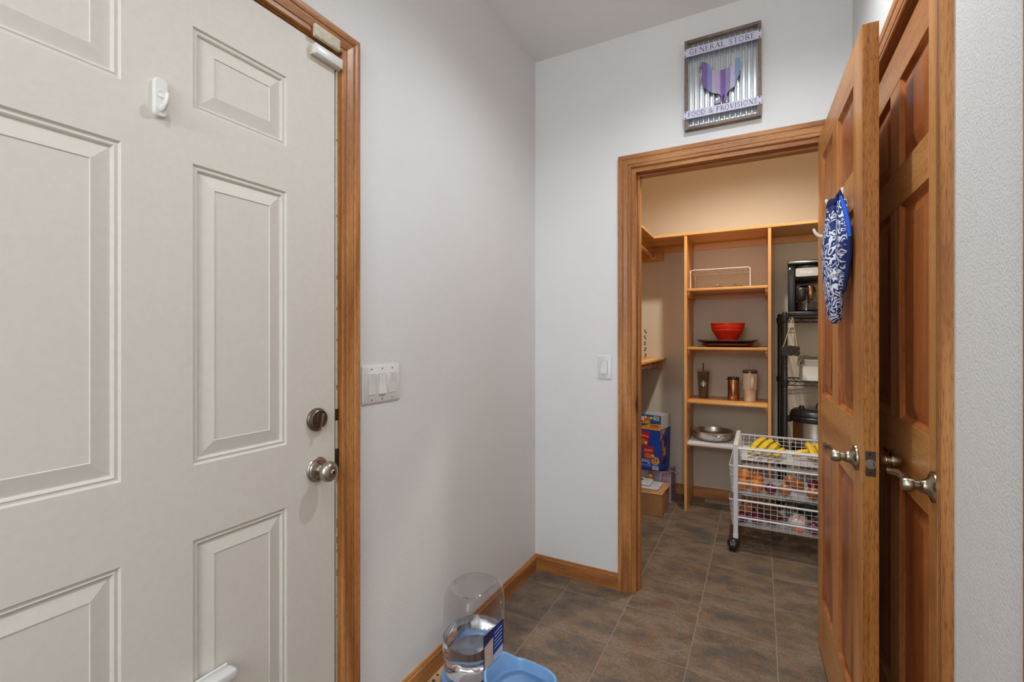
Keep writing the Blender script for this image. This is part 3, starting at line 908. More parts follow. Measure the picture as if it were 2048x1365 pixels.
ls = thing('low_shelf', 'shorter honey wood shelf on the left closet wall at switch height', 'shelf', (0, 0, 0))
obj('shelf_board', MB().box(0.0, 0.402, 0.35, CY, 1.070, 1.090, 0.006, seg=2), shelfw['y'], ls, 40)
obj('cleat', MB().box(0.0, 0.375, CY - 0.018, CY, 0.988, 1.070, 0.002), shelfw['x'], ls, None)
obj('rod', MB().tube([(0.325, 0.36, 1.035), (0.325, CY - 0.018, 1.035)], 0.015, 12), shelfw['y'], ls, 50)
for y in (1.33, 1.52):
    pts = [(0.325 + 0.021 * math.cos(a), y, 1.037 + 0.024 * math.sin(a)) for a in [PI * 0.5 - k * PI * 1.25 / 9 for k in range(10)]]
    obj('rod_hook', MB().tube(pts, 0.0035, 7), white_pl, ls, 60)

# ------------------------------------------------------------ things on the shelves
wr = thing('wire_riser', 'white wire shelf riser on the highest tower shelf', 'rack', (0, 0, 1.6036))
wx0, wx1, wy0, wy1, wz = 0.632, 1.016, 1.295, 1.585, 0.132
def leg_loop(y):
    return [(wx0, y, 0.0), (wx0, y, wz - 0.012), (wx0 + 0.004, y, wz - 0.003), (wx0 + 0.012, y, wz), (wx1 - 0.012, y, wz), (wx1 - 0.004, y, wz - 0.003), (wx1, y, wz - 0.012), (wx1, y, 0.0)]
obj('leg_frame', MB().tube(leg_loop(wy0), 0.0028, 8), whitewire, wr, 60)
obj('leg_frame', MB().tube(leg_loop(wy1), 0.0028, 8), whitewire, wr, 60)
mb = MB()
k = 0
x = wx0 + 0.02
while x < wx1 - 0.015:
    mb.tube([(x, wy0 - 0.003, wz + 0.003), (x, wy1 + 0.003, wz + 0.003)], 0.0014, 5)
    x += 0.0155
o = obj('cross_wires', mb, whitewire, wr, 60)
o['kind'] = 'stuff'
obj('side_wire', MB().tube([(wx0, wy0, 0.10), (wx0 - 0.006, wy0 + 0.02, 0.128), (wx0 - 0.006, wy1 - 0.02, 0.128), (wx0, wy1, 0.10)], 0.002, 6), whitewire, wr, 60)
cl_prof = [(0.0, 0.0), (0.055, 0.0), (0.060, 0.006), (0.050, 0.018), (0.030, 0.027), (0.012, 0.030), (0.010, 0.034), (0.014, 0.042), (0.012, 0.048), (0.0, 0.050)]
lidm = glass('lid_glass', (0.86, 0.9, 0.88, 1), 1.45, 0.05)
l1 = thing('glass_lid', 'small clear glass lid beneath the white wire riser, left one', 'lid', (0.802, 1.43, 1.6035))
obj('lid', MB().lathe([(r, z * 0.75) for r, z in cl_prof], 24), lidm, l1, 40)
l2 = copy_thing(l1, (0.920, 1.43, 1.6035), 0, 'clear glass lid beneath the white wire riser, right one')
l2.scale = (1.1, 1.1, 1.25)

# trays and bowl
def tray_mesh(wx, wy, lip, wav):
    ol = rrect(-wx / 2, wx / 2, -wy / 2, wy / 2, 0.05, 6)
    def ring(f, z, w=0.0):
        return [(x * f[0], y * f[1], z + w * math.cos(2 * math.atan2(y / wy, x / wx) * 1.0)) for x, y in ol]
    return MB().rings([ring((0.72, 0.70), 0.0), ring((0.80, 0.78), 0.003), ring((0.93, 0.92), lip * 0.6, wav * .5), ring((1, 1), lip, wav), ring((1.0, 1.0), lip + 0.004, wav), ring((0.92, 0.90), lip * 0.6 + 0.004, wav * .5), ring((0.78, 0.76), 0.006)])
ta = thing('serving_tray', 'dark red serving tray directly on the shelf below the wire riser', 'tray', (0.868, 1.435, 1.1825))
obj('tray', tray_mesh(0.33, 0.27, 0.020, 0.0), traym, ta, 50)
tb = thing('serving_tray', 'wavy edged brown tray right under the red bowl', 'tray', (0.868, 1.435, 1.2095))
obj('tray', tray_mesh(0.40, 0.29, 0.020, 0.005), traym, tb, 50)
bw = thing('popper_bowl', 'bright red silicone bowl standing on two dark trays', 'bowl', (0.868, 1.435, 1.2165))
obj('bowl', MB().lathe([(0, 0), (0.062, 0), (0.063, 0.008), (0.064, 0.022), (0.070, 0.030), (0.098, 0.072), (0.106, 0.082), (0.108, 0.092), (0.108, 0.096), (0.111, 0.100), (0.113, 0.132), (0.117, 0.134), (0.117, 0.139), (0.110, 0.139), (0.107, 0.100), (0.094, 0.074), (0.064, 0.030), (0.0, 0.012)], 40), redsil, bw, 35)

# cups
c1 = thing('straw_tumbler', 'clear plastic tumbler with dark straw and round emblem', 'cup', (0.700, 1.48, 0.7975))
obj('cup', MB().lathe([(0, 0), (0.034, 0), (0.0355, 0.004), (0.047, 0.200), (0.044, 0.200), (0.0325, 0.010), (0.0, 0.008)], 32), smokepl, c1, 40)
obj('inner_cup', MB().lathe([(0, 0.014), (0.029, 0.014), (0.041, 0.196), (0.0405, 0.196), (0.028, 0.016), (0, 0.016)], 32), smokepl, c1, 40)
obj('lid', MB().lathe([(0, 0.203), (0.044, 0.203), (0.049, 0.200), (0.050, 0.206), (0.049, 0.214), (0.046, 0.218), (0, 0.218)], 32), smokepl, c1, 40)
obj('straw', MB().tube([(0.004, 0, 0.016), (-0.002, 0, 0.262)], 0.0042, 10), black, c1, 60)
dv = Vector((1.080 - 0.700, -2.300 - 1.48, 0)).normalized()
Me = frame((dv.x * 0.0435, dv.y * 0.0435, 0.112), (-dv.y, dv.x, 0), (0, 0, 1))
em = obj('emblem', MB().lathe([(0, 0), (0.0265, 0), (0.0265, 0.001), (0, 0.001)], 32, Me), plain('green_print', srgb(22, 52, 42), 0.5), c1, None, 'round dark green emblem with a pale crowned figure')
mb = MB()
star = []
for k in range(10):
    a, r = PI / 2 + k * PI / 5, (0.0055 if k % 2 == 0 else 0.0024)
    star.append((r * math.cos(a), 0.0165 + r * math.sin(a)))
mb.prism(star, 0.001, 0.0016, Me)
mb.prism([(0.0048 * math.cos(2 * PI * k / 14), 0.0045 + 0.0062 * math.sin(2 * PI * k / 14)) for k in range(14)], 0.001, 0.0016, Me)
for s in (-1, 1):
    for q in range(3):
        pts = [(s * (0.0065 + q * 0.0042 + 0.0012 * math.sin(k * 1.4)), 0.012 - q * 0.002 - k * 0.0038, 0.0013) for k in range(7)]
        mb.tube(pts, 0.0008, 5, Me)
mb.prism([(-0.004, -0.002), (0.004, -0.002), (0.006, -0.021), (0.0, -0.023), (-0.006, -0.021)], 0.001, 0.0016, Me)
obj('emblem_figure', mb, whitep, em, None)
c2 = thing('travel_mug', 'copper steel mug with a black lid between the two tumblers', 'cup', (0.905, 1.44, 0.7975))
obj('mug_body', MB().lathe([(0, 0), (0.036, 0), (0.037, 0.003), (0.0375, 0.150), (0.036, 0.152), (0, 0.152)], 32), copper, c2, 40)
obj('lid', MB().lathe([(0, 0.150), (0.0385, 0.150), (0.039, 0.153), (0.039, 0.163), (0.0375, 0.167), (0.030, 0.168), (0, 0.166)], 32), black, c2, 40)
obj('lid_tab', MB().box(-0.052, -0.034, -0.008, 0.008, 0.147, 0.152, 0.0015), black, c2, 40)
mm = frame((0, -0.0376, 0.020), (1, 0, 0), (0, 0, 1))
pts = [(-0.008 + 0.006 * math.cos(a), 0.006 * math.sin(a), 0.0003) for a in [k * 2 * PI / 14 for k in range(14)]]
mb = MB().tube(pts, 0.0011, 5, mm, closed=True)
mb.tube([(-0.005, 0.003, 0.0003), (0.000, -0.003, 0.0003), (0.004, 0.004, 0.0003), (0.009, 0.001, 0.0003)], 0.0011, 5, mm)
obj('mug_mark', mb, steel, c2, 60)
c3 = thing('handled_tumbler', 'tall cream tumbler with a side handle and clear straw', 'cup', (1.012, 1.44, 0.7975))
obj('tumbler_body', MB().lathe([(0, 0), (0.036, 0), (0.038, 0.003), (0.040, 0.078), (0.041, 0.080), (0.0465, 0.088), (0.048, 0.094), (0.0495, 0.196), (0.048, 0.199), (0, 0.199)], 36), creamcup, c3, 30)
obj('steel_band', MB().lathe([(0, 0.199), (0.0485, 0.199), (0.0485, 0.206), (0, 0.206)], 36), copper, c3, 40)
obj('lid', MB().lathe([(0, 0.206), (0.0495, 0.206), (0.050, 0.212), (0.049, 0.220), (0.044, 0.224), (0, 0.224)], 36), clear_mat('frosted_lid', (0.75, 0.66, 0.58, 1), 0.8), c3, 40)
obj('handle', MB().tube([(0.010, -0.046, 0.190), (0.014, -0.068, 0.188), (0.017, -0.082, 0.178), (0.017, -0.083, 0.150), (0.015, -0.078, 0.110), (0.013, -0.066, 0.092), (0.010, -0.046, 0.090)], [0.010, 0.011, 0.012, 0.012, 0.012, 0.011, 0.009], 10, flat=0.65), creamcup, c3, 60)
obj('straw', MB().tube([(0.0, 0, 0.20), (-0.008, 0, 0.252), (-0.010, 0, 0.285)], 0.0035, 8), clearpl, c3, 60)
mb = MB()
for z in (0.132, 0.148, 0.117):
    mb.ball((-0.0488, -0.006, z), 0.006, 8, 6, (0.3, 1, 1))
obj('badge', mb, black, c3, 60)

# pan and paper
pp = thing('shelf_paper', 'white sheet of paper lining the bottom tower shelf', 'paper', (0, 0, 0.4925))
obj('sheet', MB().rings([[(xl + 0.002, SY + 0.002, -0.012), (xl + 0.002, SY + 0.001, 0.0003), (xl + 0.002, SY + 0.02, 0.0010), (xl + 0.002, CY - 0.03, 0.0010)], [(xr - 0.002, SY + 0.002, -0.012), (xr - 0.002, SY + 0.001, 0.0003), (xr - 0.002, SY + 0.02, 0.0010), (xr - 0.002, CY - 0.03, 0.0010)]], closed=False, cap0=False, cap1=False), paper, pp, None)
pn = thing('steel_pan', 'wide stainless steel pan with loop handles on white shelf paper', 'pan', (0.767, 1.455, 0.4945))
obj('pan_body', MB().lathe([(0, 0), (0.085, 0), (0.105, 0.006), (0.120, 0.020), (0.130, 0.045), (0.136, 0.068), (0.142, 0.071), (0.142, 0.0725), (0.134, 0.071), (0.127, 0.046), (0.117, 0.022), (0.100, 0.009), (0, 0.004)], 48), steel, pn, 40)
for a in (-1.15, 1.99):
    ca, sa = math.cos(a), math.sin(a)
    pts = []
    for k in range(9):
        q = -1 + k / 4
        rr = 0.131 + 0.034 * (1 - q * q) ** 0.5 if abs(q) < 1 else 0.131
        pts.append((ca * rr - sa * q * 0.045, sa * rr + ca * q * 0.045, 0.052 + 0.004 * (1 - q * q)))
    h = obj('loop_handle', MB().tube(pts, 0.0045, 8), chrome, pn, 60)
    for q in (-0.045, 0.045, -0.03, 0.03):
        obj('rivet', MB().ball((ca * 0.130 - sa * q, sa * 0.130 + ca * q, 0.050), 0.005, 8, 6), chrome, h, 60)

# ornament and garland on the low shelf
gt = thing('bead_garland', 'black and cream beaded garland at the edge of the low shelf', 'garland', (0.276, 1.45, 1.0905))
for i in range(15):
    z = 0.011 + i * 0.0155
    obj('bead', MB().ball((0.004 * math.sin(i * 1.7), 0.003 * math.cos(i * 2.1), z), 0.0085 if i % 3 else 0.0065, 10, 6), (blackp if i % 3 == 0 else (brass if i % 3 == 1 else creamcup)), gt, 60)

# ------------------------------------------------------------ cartons on the closet floor
cb = thing('cardboard_box', 'brown cardboard box on the closet floor behind the door jamb', 'box', (0.02, 1.057, 0))
obj('carton', MB().box(0, 0.456, 0, 0.29, 0, 0.152, 0.002), kraft, cb, None)
obj('top_flap', MB().box(0.002, 0.458, -0.002, 0.14, 0.153, 0.157, 0.001), kraftin, cb, None)
obj('top_flap', MB().box(0.002, 0.464, 0.143, 0.296, 0.153, 0.157, 0.001), kraftin, cb, None)
text('lettering', 'AND', 0.030, frame((0.338, 0.030, 0.1575), (1, 0, 0), (0, 1, 0)), blackp, cb)
bp = thing('printed_packet', 'flat grey printed packet with a black oval on the brown box', 'packet', (0.185, 1.225, 0.1745), 0.03)
pk = plain('speckled_foil', (0.62, 0.63, 0.66, 1), 0.3, vary=0.25, vscale=120)
obj('pouch', MB().rings([[(x, y, 0) for x, y in rrect(-0.15, 0.185, -0.085, 0.062, 0.012)], [(x, y, 0.012) for x, y in rrect(-0.155, 0.19, -0.09, 0.067, 0.014)], [(x, y, 0.020) for x, y in rrect(-0.14, 0.17, -0.075, 0.052, 0.012)]]), pk, bp, 50)
obj('oval_print', MB().prism([(0.085 + 0.040 * math.cos(2 * PI * k / 20), 0.000 + 0.030 * math.sin(2 * PI * k / 20)) for k in range(20)], 0.0195, 0.0208), blackp, bp, None)
obj('oval_centre', MB().prism([(0.085 + 0.026 * math.cos(2 * PI * k / 20), 0.000 + 0.019 * math.sin(2 * PI * k / 20)) for k in range(20)], 0.0200, 0.0213), greyp, bp, None)
bp2 = thing('printed_packet', 'second grey packet sticking out under the one with the oval', 'packet', (0.30, 1.225, 0.1578), -0.03)
obj('pouch', MB().rings([[(x, y, 0) for x, y in rrect(-0.19, 0.135, -0.10, 0.085, 0.012)], [(x, y, 0.010) for x, y in rrect(-0.195, 0.14, -0.105, 0.09, 0.014)], [(x, y, 0.016) for x, y in rrect(-0.18, 0.12, -0.09, 0.075, 0.012)]]), pk, bp2, 50)

lb = thing('lilac_box', 'open lilac and cardboard box standing under the blue snack box', 'box', (0.03, 1.385, 0))
LW, LDp, LH = 0.450, 0.215, 0.228
for n_, a in (('side_wall', (0, 0.005, 0, LDp, 0, LH)), ('side_wall', (LW - 0.005, LW, 0, LDp, 0, LH)), ('front_wall', (0.005, LW - 0.005, 0, 0.005, 0, LH)), ('back_wall', (0.005, LW - 0.005, LDp - 0.005, LDp, 0, LH)), ('bottom', (0.005, LW - 0.005, 0.005, LDp - 0.005, 0, 0.005))):
    obj(n_, MB().box(*a), lilac, lb, None)
obj('flap', MB().rings([[(LW - 0.062, 0.002, LH - 0.002), (LW, 0.002, LH), (LW + 0.004, -0.03, LH + 0.012), (LW - 0.062, -0.045, LH + 0.006)], [(LW - 0.062, 0.002, LH + 0.001), (LW, 0.002, LH + 0.003), (LW + 0.004, -0.03, LH + 0.015), (LW - 0.062, -0.045, LH + 0.009)]]), kraftin, lb, None)
obj('purple_stripe', MB().box(LW, LW + 0.0008, 0.02, 0.06, 0.0, 0.13), plain('purple_print', srgb(120, 80, 160), 0.6), lb, None)
gb = thing('ornament_ball', 'gold ball between the brown box and the lilac box', 'ball', (0.33, 1.366, 0.182))
obj('ball', MB().ball((0, 0, 0), 0.030, 18, 12, (1, 0.6, 0.9)), plain('gold_paint', srgb(190, 150, 60), 0.35, metal=0.4), gb, 60)
obj('cap', MB().lathe([(0, 0.026), (0.007, 0.026), (0.007, 0.034), (0, 0.034)], 12), brass, gb, 40)

# blue snack box, turned a little, leaning back
sb = thing('snack_box', 'tall blue variety pack snack box with printed chip bags', 'box', (0.408, 1.335, 0.2425), math.radians(-8))
sb.rotation_euler = (math.radians(-1.0), math.radians(1.0), math.radians(-8))
BW, BD, BH = 0.33, 0.235, 0.415
obj('carton', MB().box(-BW, 0, 0, BD, 0, BH * 0.745, 0.001), blueb, sb, None)
obj('carton_top', MB().box(-BW, -0.0005, 0.0, 0.004, BH * 0.745, BH, 0.0005), tealb, sb, None)
obj('carton_side', MB().box(-0.004, 0.0, 0.004, BD * 0.72, BH * 0.745, BH, 0.0005), whitep, sb, None)
obj('carton_side', MB().box(-0.006, -0.002, BD * 0.74, BD, BH * 0.745, BH * 0.995, 0.0005), whitep, sb, None)
obj('carton_back', MB().box(-BW, -0.004, BD - 0.004, BD, BH * 0.745, BH * 0.98, 0.0005), whitep, sb, None)
MF = frame((0, -0.0004, 0), (1, 0, 0), (0, 0, 1))
MS = frame((0.0004, 0, 0), (0, 1, 0), (0, 0, 1))
def pr_(name, poly, mat, M=MF, z=0.0006, parent=None, label=None):
    return obj(name, MB().prism(poly, 0, z, M), mat, parent or sb, None, label)
pr_('swoosh', [(-0.205, 0.302), (-0.13, 0.330), (-0.085, 0.345), (-0.001, 0.350), (-0.001, 0.302)], orangeb, label='orange band across the blue front')
pr_('swoosh', [(0.001, 0.300), (0.001, 0.225), (0.05, 0.262), (0.13, 0.302)], orangeb, MS, label='orange band on the side')
pr_('brand_tag', rrect(-0.078, -0.018, 0.322, 0.340, 0.004), redp, z=0.0011)
text('lettering', 'Frito·Lay', 0.013, frame((-0.048, -0.0018, 0.331), (1, 0, 0), (0, 0, 1)), whitep, sb)
def bag(name, cx, cz, w, h, tilt, mtop, mbot, word, size, wm):
    R = Matrix.Translation((cx, 0, cz)) @ Matrix.Rotation(tilt, 4, 'Y')
    Mb = R @ frame((0, -0.0006, 0), (1, 0, 0), (0, 0, 1))
    zig = lambda y, n, up: [(-w / 2 + w * k / n, y + (0.003 if k % 2 else -0.001) * up) for k in range(n + 1)]
    poly = zig(-h / 2, 8, -1) + list(reversed(zig(h / 2, 8, 1)))
    b = obj(name, MB().prism(poly, 0, 0.0008, Mb), mtop, sb, None)
    obj('bag_picture', MB().prism([(-w * .42, -h * .44), (w * .42, -h * .44), (w * .36, -h * .12), (0, -h * .05), (-w * .36, -h * .12)], 0.0006, 0.0013, Mb), mbot, b, None)
    text('lettering', word, size, Mb @ Matrix.Translation((0, h * 0.18, 0.0012)) @ Matrix.Rotation(0.1, 4, 'Z'), wm, b)
bag('chip_bag_print', -0.088, 0.128, 0.082, 0.092, -0.04, redp, bagp, 'Fritos', 0.026, whitep)
obj('banner', MB().prism([(-0.130, 0.128), (-0.05, 0.140), (-0.05, 0.162), (-0.130, 0.150)], 0.0004, 0.0009, MF), orangeb, sb, None)
bag('chip_bag_print', -0.128, 0.232, 0.080, 0.108, 0.18, redp, bagp, 'Doritos', 0.021, whitep)
bag('chip_bag_print', -0.105, 0.372, 0.05, 0.052, 0.0, bagp, orangeb, '', 0.02, whitep)
bag('chip_bag_print', -0.150, 0.374, 0.04, 0.050, 0.1, whitep, redp, '', 0.02, whitep)
bag('chip_bag_print', -0.190, 0.130, 0.06, 0.10, -0.1, orangeb, redp, "Lay's", 0.022, whitep)
for cx, cz in ((-0.073, 0.392), (-0.118, 0.396), (-0.110, 0.200), (-0.053, 0.106), (-0.153, 0.120)):
    pr_('piece_count', [(cx + 0.009 * math.cos(2 * PI * k / 14), cz + 0.009 * math.sin(2 * PI * k / 14)) for k in range(14)], whitep, z=0.0022)
text('lettering', 'classic', 0.047, frame((-0.132, -0.001, 0.066), (1, 0, 0), (0, 0, 1)), whitep, sb)
text('lettering', 'MIX', 0.015, frame((-0.084, -0.001, 0.043), (1, 0, 0), (0, 0, 1)), whitep, sb)
text('lettering', 'A VARIETY OF CHIPS', 0.011, frame((-0.118, -0.001, 0.029), (1, 0, 0), (0, 0, 1)), whitep, sb)
bdg = pr_('count_badge', [(-0.035 + 0.031 * math.cos(2 * PI * k / 28), 0.070 + 0.031 * math.sin(2 * PI * k / 28)) for k in range(28)], orangeb, z=0.0010, label='round orange badge reading 54')
text('lettering', '54', 0.036, frame((-0.035, -0.0016, 0.074), (1, 0, 0), (0, 0, 1)), navyp, bdg)
text('lettering', 'BAGS', 0.011, frame((-0.035, -0.0016, 0.051), (1, 0, 0), (0, 0, 1)), navyp, bdg)
for x0, x1, z0, z1 in ((-0.056, -0.012, 0.004, 0.032), (-0.056, -0.014, 0.378, 0.408)):
    b = pr_('barcode', [(x0, z0), (x1, z0), (x1, z1), (x0, z1)], whitep, z=0.0008)
    mb = MB()
    xx = x0 + 0.004
    while xx < x1 - 0.004:
        w = random.choice((0.0008, 0.0014, 0.002))
        mb.prism([(xx, z0 + 0.006), (xx + w, z0 + 0.006), (xx + w, z1 - 0.003), (xx, z1 - 0.003)], 0.0008, 0.0011, MF)
        xx += w + random.choice((0.001, 0.0016))
    obj('bars', mb, blackp, b, None)
for (y, z, w, h, m) in ((0.06, 0.185, 0.05, 0.075, bagp), (0.10, 0.13, 0.05, 0.06, orangeb), (0.045, 0.10, 0.045, 0.055, redp), (0.13, 0.21, 0.06, 0.07, navyp), (0.12, 0.06, 0.08, 0.05, navyp)):
    pr_('side_print', [(y - w / 2, z - h / 2), (y + w / 2, z - h / 2), (y + w * .42, z + h / 2), (y - w * .42, z + h / 2)], m, MS)
pr_('side_tag', rrect(0.012, 0.040, 0.262, 0.288, 0.003), redp, MS, 0.0012)

rs = thing('rose_pick', 'small red rose with curled silver wire on the lilac box corner', 'flower', (0.489, 1.40, 0.242))
for i in range(6):
    a = i * 2.1
    obj('petal', MB().ball((0.006 * math.cos(a), 0.006 * math.sin(a), 0.010 + 0.002 * i), 0.0115 - 0.001 * i, 10, 6, (1, 1, 0.75)), plain('rose_petal', srgb(140, 16, 34), 0.6), rs, 60)
obj('stem_wire', MB().tube([(0.004 + 0.034 * (k / 40) + 0.016 * math.cos(k * 0.62), 0.0 + 0.014 * math.sin(k * 0.62), 0.004 - 0.022 * math.sin(k / 40 * PI) + 0.012 * math.sin(k * 0.33)) for k in range(41)], 0.0012, 5), wirem, rs, 60)

# odds at the door jamb
bt = thing('rubber_rod', 'black rubber tipped rod lying behind the left pantry jamb', 'rod', (0.30, 0.50, 0.0115))
obj('rod', MB().tube([(0.0, 0.0, 0), (0.12, -0.045, 0)], 0.008, 12), darkmet, bt, 60)
obj('rubber_tip', MB().tube([(0.11, -0.0415, 0), (0.118, -0.0445, 0), (0.158, -0.0595, 0), (0.164, -0.0617, 0)], [0.0105, 0.0115, 0.0115, 0.007], 14), black, bt, 60)
ct = thing('door_stop', 'tiny chrome spring stop farther behind the left pantry jamb', 'stop', (0.30, 0.735, 0.030))
obj('spring', MB().tube([(0.060 * k / 60, 0.005 * math.cos(k * 0.9), 0.005 * math.sin(k * 0.9)) for k in range(61)], 0.0012, 5), chrome, ct, 60)
obj('tip', MB().ball((0.064, 0, 0), 0.007, 10, 8), chrome, ct, 60)
obj('foot', MB().box(0.0, 0.064, -0.004, 0.004, -0.029, -0.024, 0.001), black, ct, None)

# floor vent
fv = thing('floor_vent', 'brown metal floor register against the closet back wall', 'vent', (0.790, 1.565, 0.0005))
obj('frame', MB().box(-0.085, 0.085, -0.030, -0.024, 0, 0.005).box(-0.085, 0.085, 0.024, 0.030, 0, 0.005).box(-0.085, -0.078, -0.024, 0.024, 0, 0.005).box(0.078, 0.085, -0.024, 0.024, 0, 0.005), plain('vent_paint', srgb(168, 152, 138), 0.45), fv, None)
vm = bpy.data.materials['vent_paint']
me = mesh_of('slat', MB().box(-0.0016, 0.0016, -0.024, 0.024, 0, 0.0042), vm)
for k in range(20):
    o = link('slat', me, fv)
    o.location = (-0.072 + k * 0.0076, 0, 0)
obj('middle_bar', MB().box(-0.078, 0.078, -0.002, 0.002, 0.0, 0.0046), vm, fv, None)
obj('well', MB().box(-0.079, 0.079, -0.025, 0.025, -0.0002, 0.0006), blackp, fv, None)

# ------------------------------------------------------------ black wire rack with its things
RK = math.radians(3.4)
rk = thing('wire_rack', 'tall black wire shelving rack right of the shelf tower', 'rack', (1.221, 1.272, 0), RK)
RWd, RDp = 0.60, 0.315
for x in (0, RWd):
    for y in (0, RDp):
        mb = MB().lathe([(0, 0.0), (0.0155, 0.0), (0.0155, 1.412), (0.011, 1.42), (0, 1.42)], 14, I4, (x, y))
        p = obj('post', mb, blackwire, rk, 40)
        mb = MB()
        z = 0.06
        while z < 1.40:
            mb.lathe([(0.0155, z), (0.0165, z + 0.001), (0.0165, z + 0.003), (0.0155, z + 0.004)], 12, I4, (x, y))
            z += 0.0254
        g = obj('groove_rings', mb, blackwire, p, 40)
        g['kind'] = 'stuff'
        for zz in (1.385, 0.963, 0.475, 0.09):
            obj('collar', MB().lathe([(0.0155, zz - 0.030), (0.020, zz - 0.030), (0.0225, zz + 0.006), (0.0155, zz + 0.006)], 14, I4, (x, y)), blackwire, p, 40)
for zz in (1.385, 0.963, 0.475, 0.09):
    s = obj('wire_shelf', MB().tube([(0, 0, zz), (RWd, 0, zz), (RWd, RDp, zz), (0, RDp, zz)], 0.0042, 7, closed=True), blackwire, rk, 60)
    obj('lower_rim', MB().tube([(0, 0, zz - 0.026), (RWd, 0, zz - 0.026), (RWd, RDp, zz - 0.026), (0, RDp, zz - 0.026)], 0.003, 6, closed=True), blackwire, s, 60)
    mb = MB()
    for y in (0, RDp):
        mb.tube([(0.015 + k * 0.0285, y, zz - (0.024 if k % 2 else 0.002)) for k in range(21)], 0.0018, 5)
    for x in (0, RWd):
        mb.tube([(x, 0.012 + k * 0.0285, zz - (0.024 if k % 2 else 0.002)) for k in range(11)], 0.0018, 5)
    o = obj('zigzag_truss', mb, blackwire, s, 60)
    mb = MB()
    x = 0.02
    while x < RWd - 0.01:
        mb.tube([(x, 0, zz + 0.003), (x, RDp, zz + 0.003)], 0.0016, 5)
        x += 0.0255
    o = obj('deck_wires', mb, blackwire, s, 60)
    o['kind'] = 'stuff'

cm = thing('coffee_maker', 'black and steel drip coffee maker on top of the wire rack', 'coffee maker', (1.374, 1.40, 1.3925), math.radians(-4.5))
# local: front is -y ; body x -.13..0.13
obj('base', MB().box(-0.128, 0.115, -0.105, 0.125, 0, 0.030, 0.006, seg=2), black, cm, 50)
obj('tank', MB().box(-0.128, -0.085, -0.085, 0.125, 0.030, 0.340, 0.005, seg=2), black, cm, 50)
obj('rear_column', MB().box(-0.085, 0.115, 0.060, 0.125, 0.030, 0.340, 0.004), plain('warm_steel', (0.34, 0.25, 0.19, 1), 0.55, metal=0.8), cm, None)
obj('brew_head', MB().lathe([(0, 0.225), (0.078, 0.225), (0.094, 0.236), (0.099, 0.250), (0.099, 0.330), (0, 0.330)], 30, Matrix.Translation((-0.020, -0.010, 0))), black, cm, 40)
obj('top_cap', MB().box(-0.130, 0.117, -0.108, 0.127, 0.338, 0.366, 0.007, seg=2), black, cm, 50)
obj('top_trim', MB().box(-0.128, 0.115, -0.1105, 0.0, 0.346, 0.360, 0.003), steel, cm, 50)
fp = obj('badge_plate', MB().rings([[(x, -0.112, z) for x, z in rrect(-0.084, 0.044, 0.256, 0.314, 0.010)], [(x, -0.117, z) for x, z in rrect(-0.082, 0.042, 0.258, 0.312, 0.009)]]), plain('badge_steel', (0.46, 0.42, 0.38, 1), 0.42, metal=1.0), cm, None, 'polished steel badge plate')
text('lettering', 'NINJA', 0.026, frame((-0.022, -0.1176, 0.284), (1, 0, 0), (0, 0, 1)), whitep, fp)
obj('lid_knob', MB().ball((0.070, -0.095, 0.335), 0.026, 14, 8, (1, 1, 0.55)), black, cm, 60)
obj('button', MB().box(-0.120, -0.111, -0.110, -0.095, 0.306, 0.322, 0.002), steel, cm, None)
cf = obj('carafe', MB().lathe([(0, 0.032), (0.070, 0.032), (0.078, 0.040), (0.076, 0.090), (0.058, 0.140), (0.050, 0.165), (0.0475, 0.165), (0.0555, 0.140), (0.073, 0.090), (0.075, 0.042), (0, 0.034)], 32, Matrix.Translation((-0.022, -0.020, 0))), smokepl, cm, 40)
obj('coffee', MB().lathe([(0, 0.036), (0.073, 0.040), (0.0735, 0.092), (0, 0.0925)], 28, Matrix.Translation((-0.022, -0.020, 0))), plain('coffee', (0.01, 0.006, 0.004, 1), 0.15), cf, 40)
obj('carafe_lid', MB().lathe([(0, 0.163), (0.053, 0.160), (0.055, 0.172), (0.050, 0.190), (0.035, 0.204), (0, 0.206)], 26, Matrix.Translation((-0.022, -0.020, 0))), black, cf, 40)
obj('carafe_collar', MB().box(-0.074, -0.024, -0.098, -0.07, 0.100, 0.19, 0.006), black, cf, 50)
obj('carafe_handle', MB().box(-0.008, 0.022, -0.150, -0.122, 0.098, 0.196, 0.007, Matrix.Rotation(-0.05, 4, 'Y')), black, cf, 50)
obj('handle_inlay', MB().box(-0.003, 0.017, -0.1535, -0.149, 0.102, 0.190, 0.002, Matrix.Rotation(-0.05, 4, 'Y')), copper, cf, 50)
obj('handle_arm', MB().box(-0.008, 0.020, -0.14, -0.06, 0.170, 0.196, 0.006, Matrix.Rotation(-0.05, 4, 'Y')), black, cf, 50)

# chalkboard tag on twine
tg = thing('chalkboard_tag', 'small black scalloped tag hanging on twine from the rack', 'tag', (1.250, 1.225, 1.165), math.radians(0))
pts = []
w, h = 0.048, 0.029
for (xa, za, xb, zb, nn) in ((-w, h, w, h, 3), (w, h, w, -h, 2), (w, -h, -w, -h, 3), (-w, -h, -w, h, 2)):
    for k in range(nn * 6):
        f = k / (nn * 6)
        bmp = abs(math.sin(f * nn * PI)) * 0.005
        nx, nz = (za - zb), (xb - xa)
        L = math.hypot(nx, nz)
        pts.append((xa + (xb - xa) * f - 0 + (nx / L) * bmp * -1 * 0 + (-(zb - za)) / L * bmp * 1.0, za + (zb - za) * f + (xb - xa) / L * bmp))
obj('board', MB().prism(pts, 0, 0.004, frame((0, 0, 0), (1, 0, 0), (-0.03, 0, 1))), plain('chalkboard', (0.02, 0.012, 0.008, 1), 0.6), tg, None)
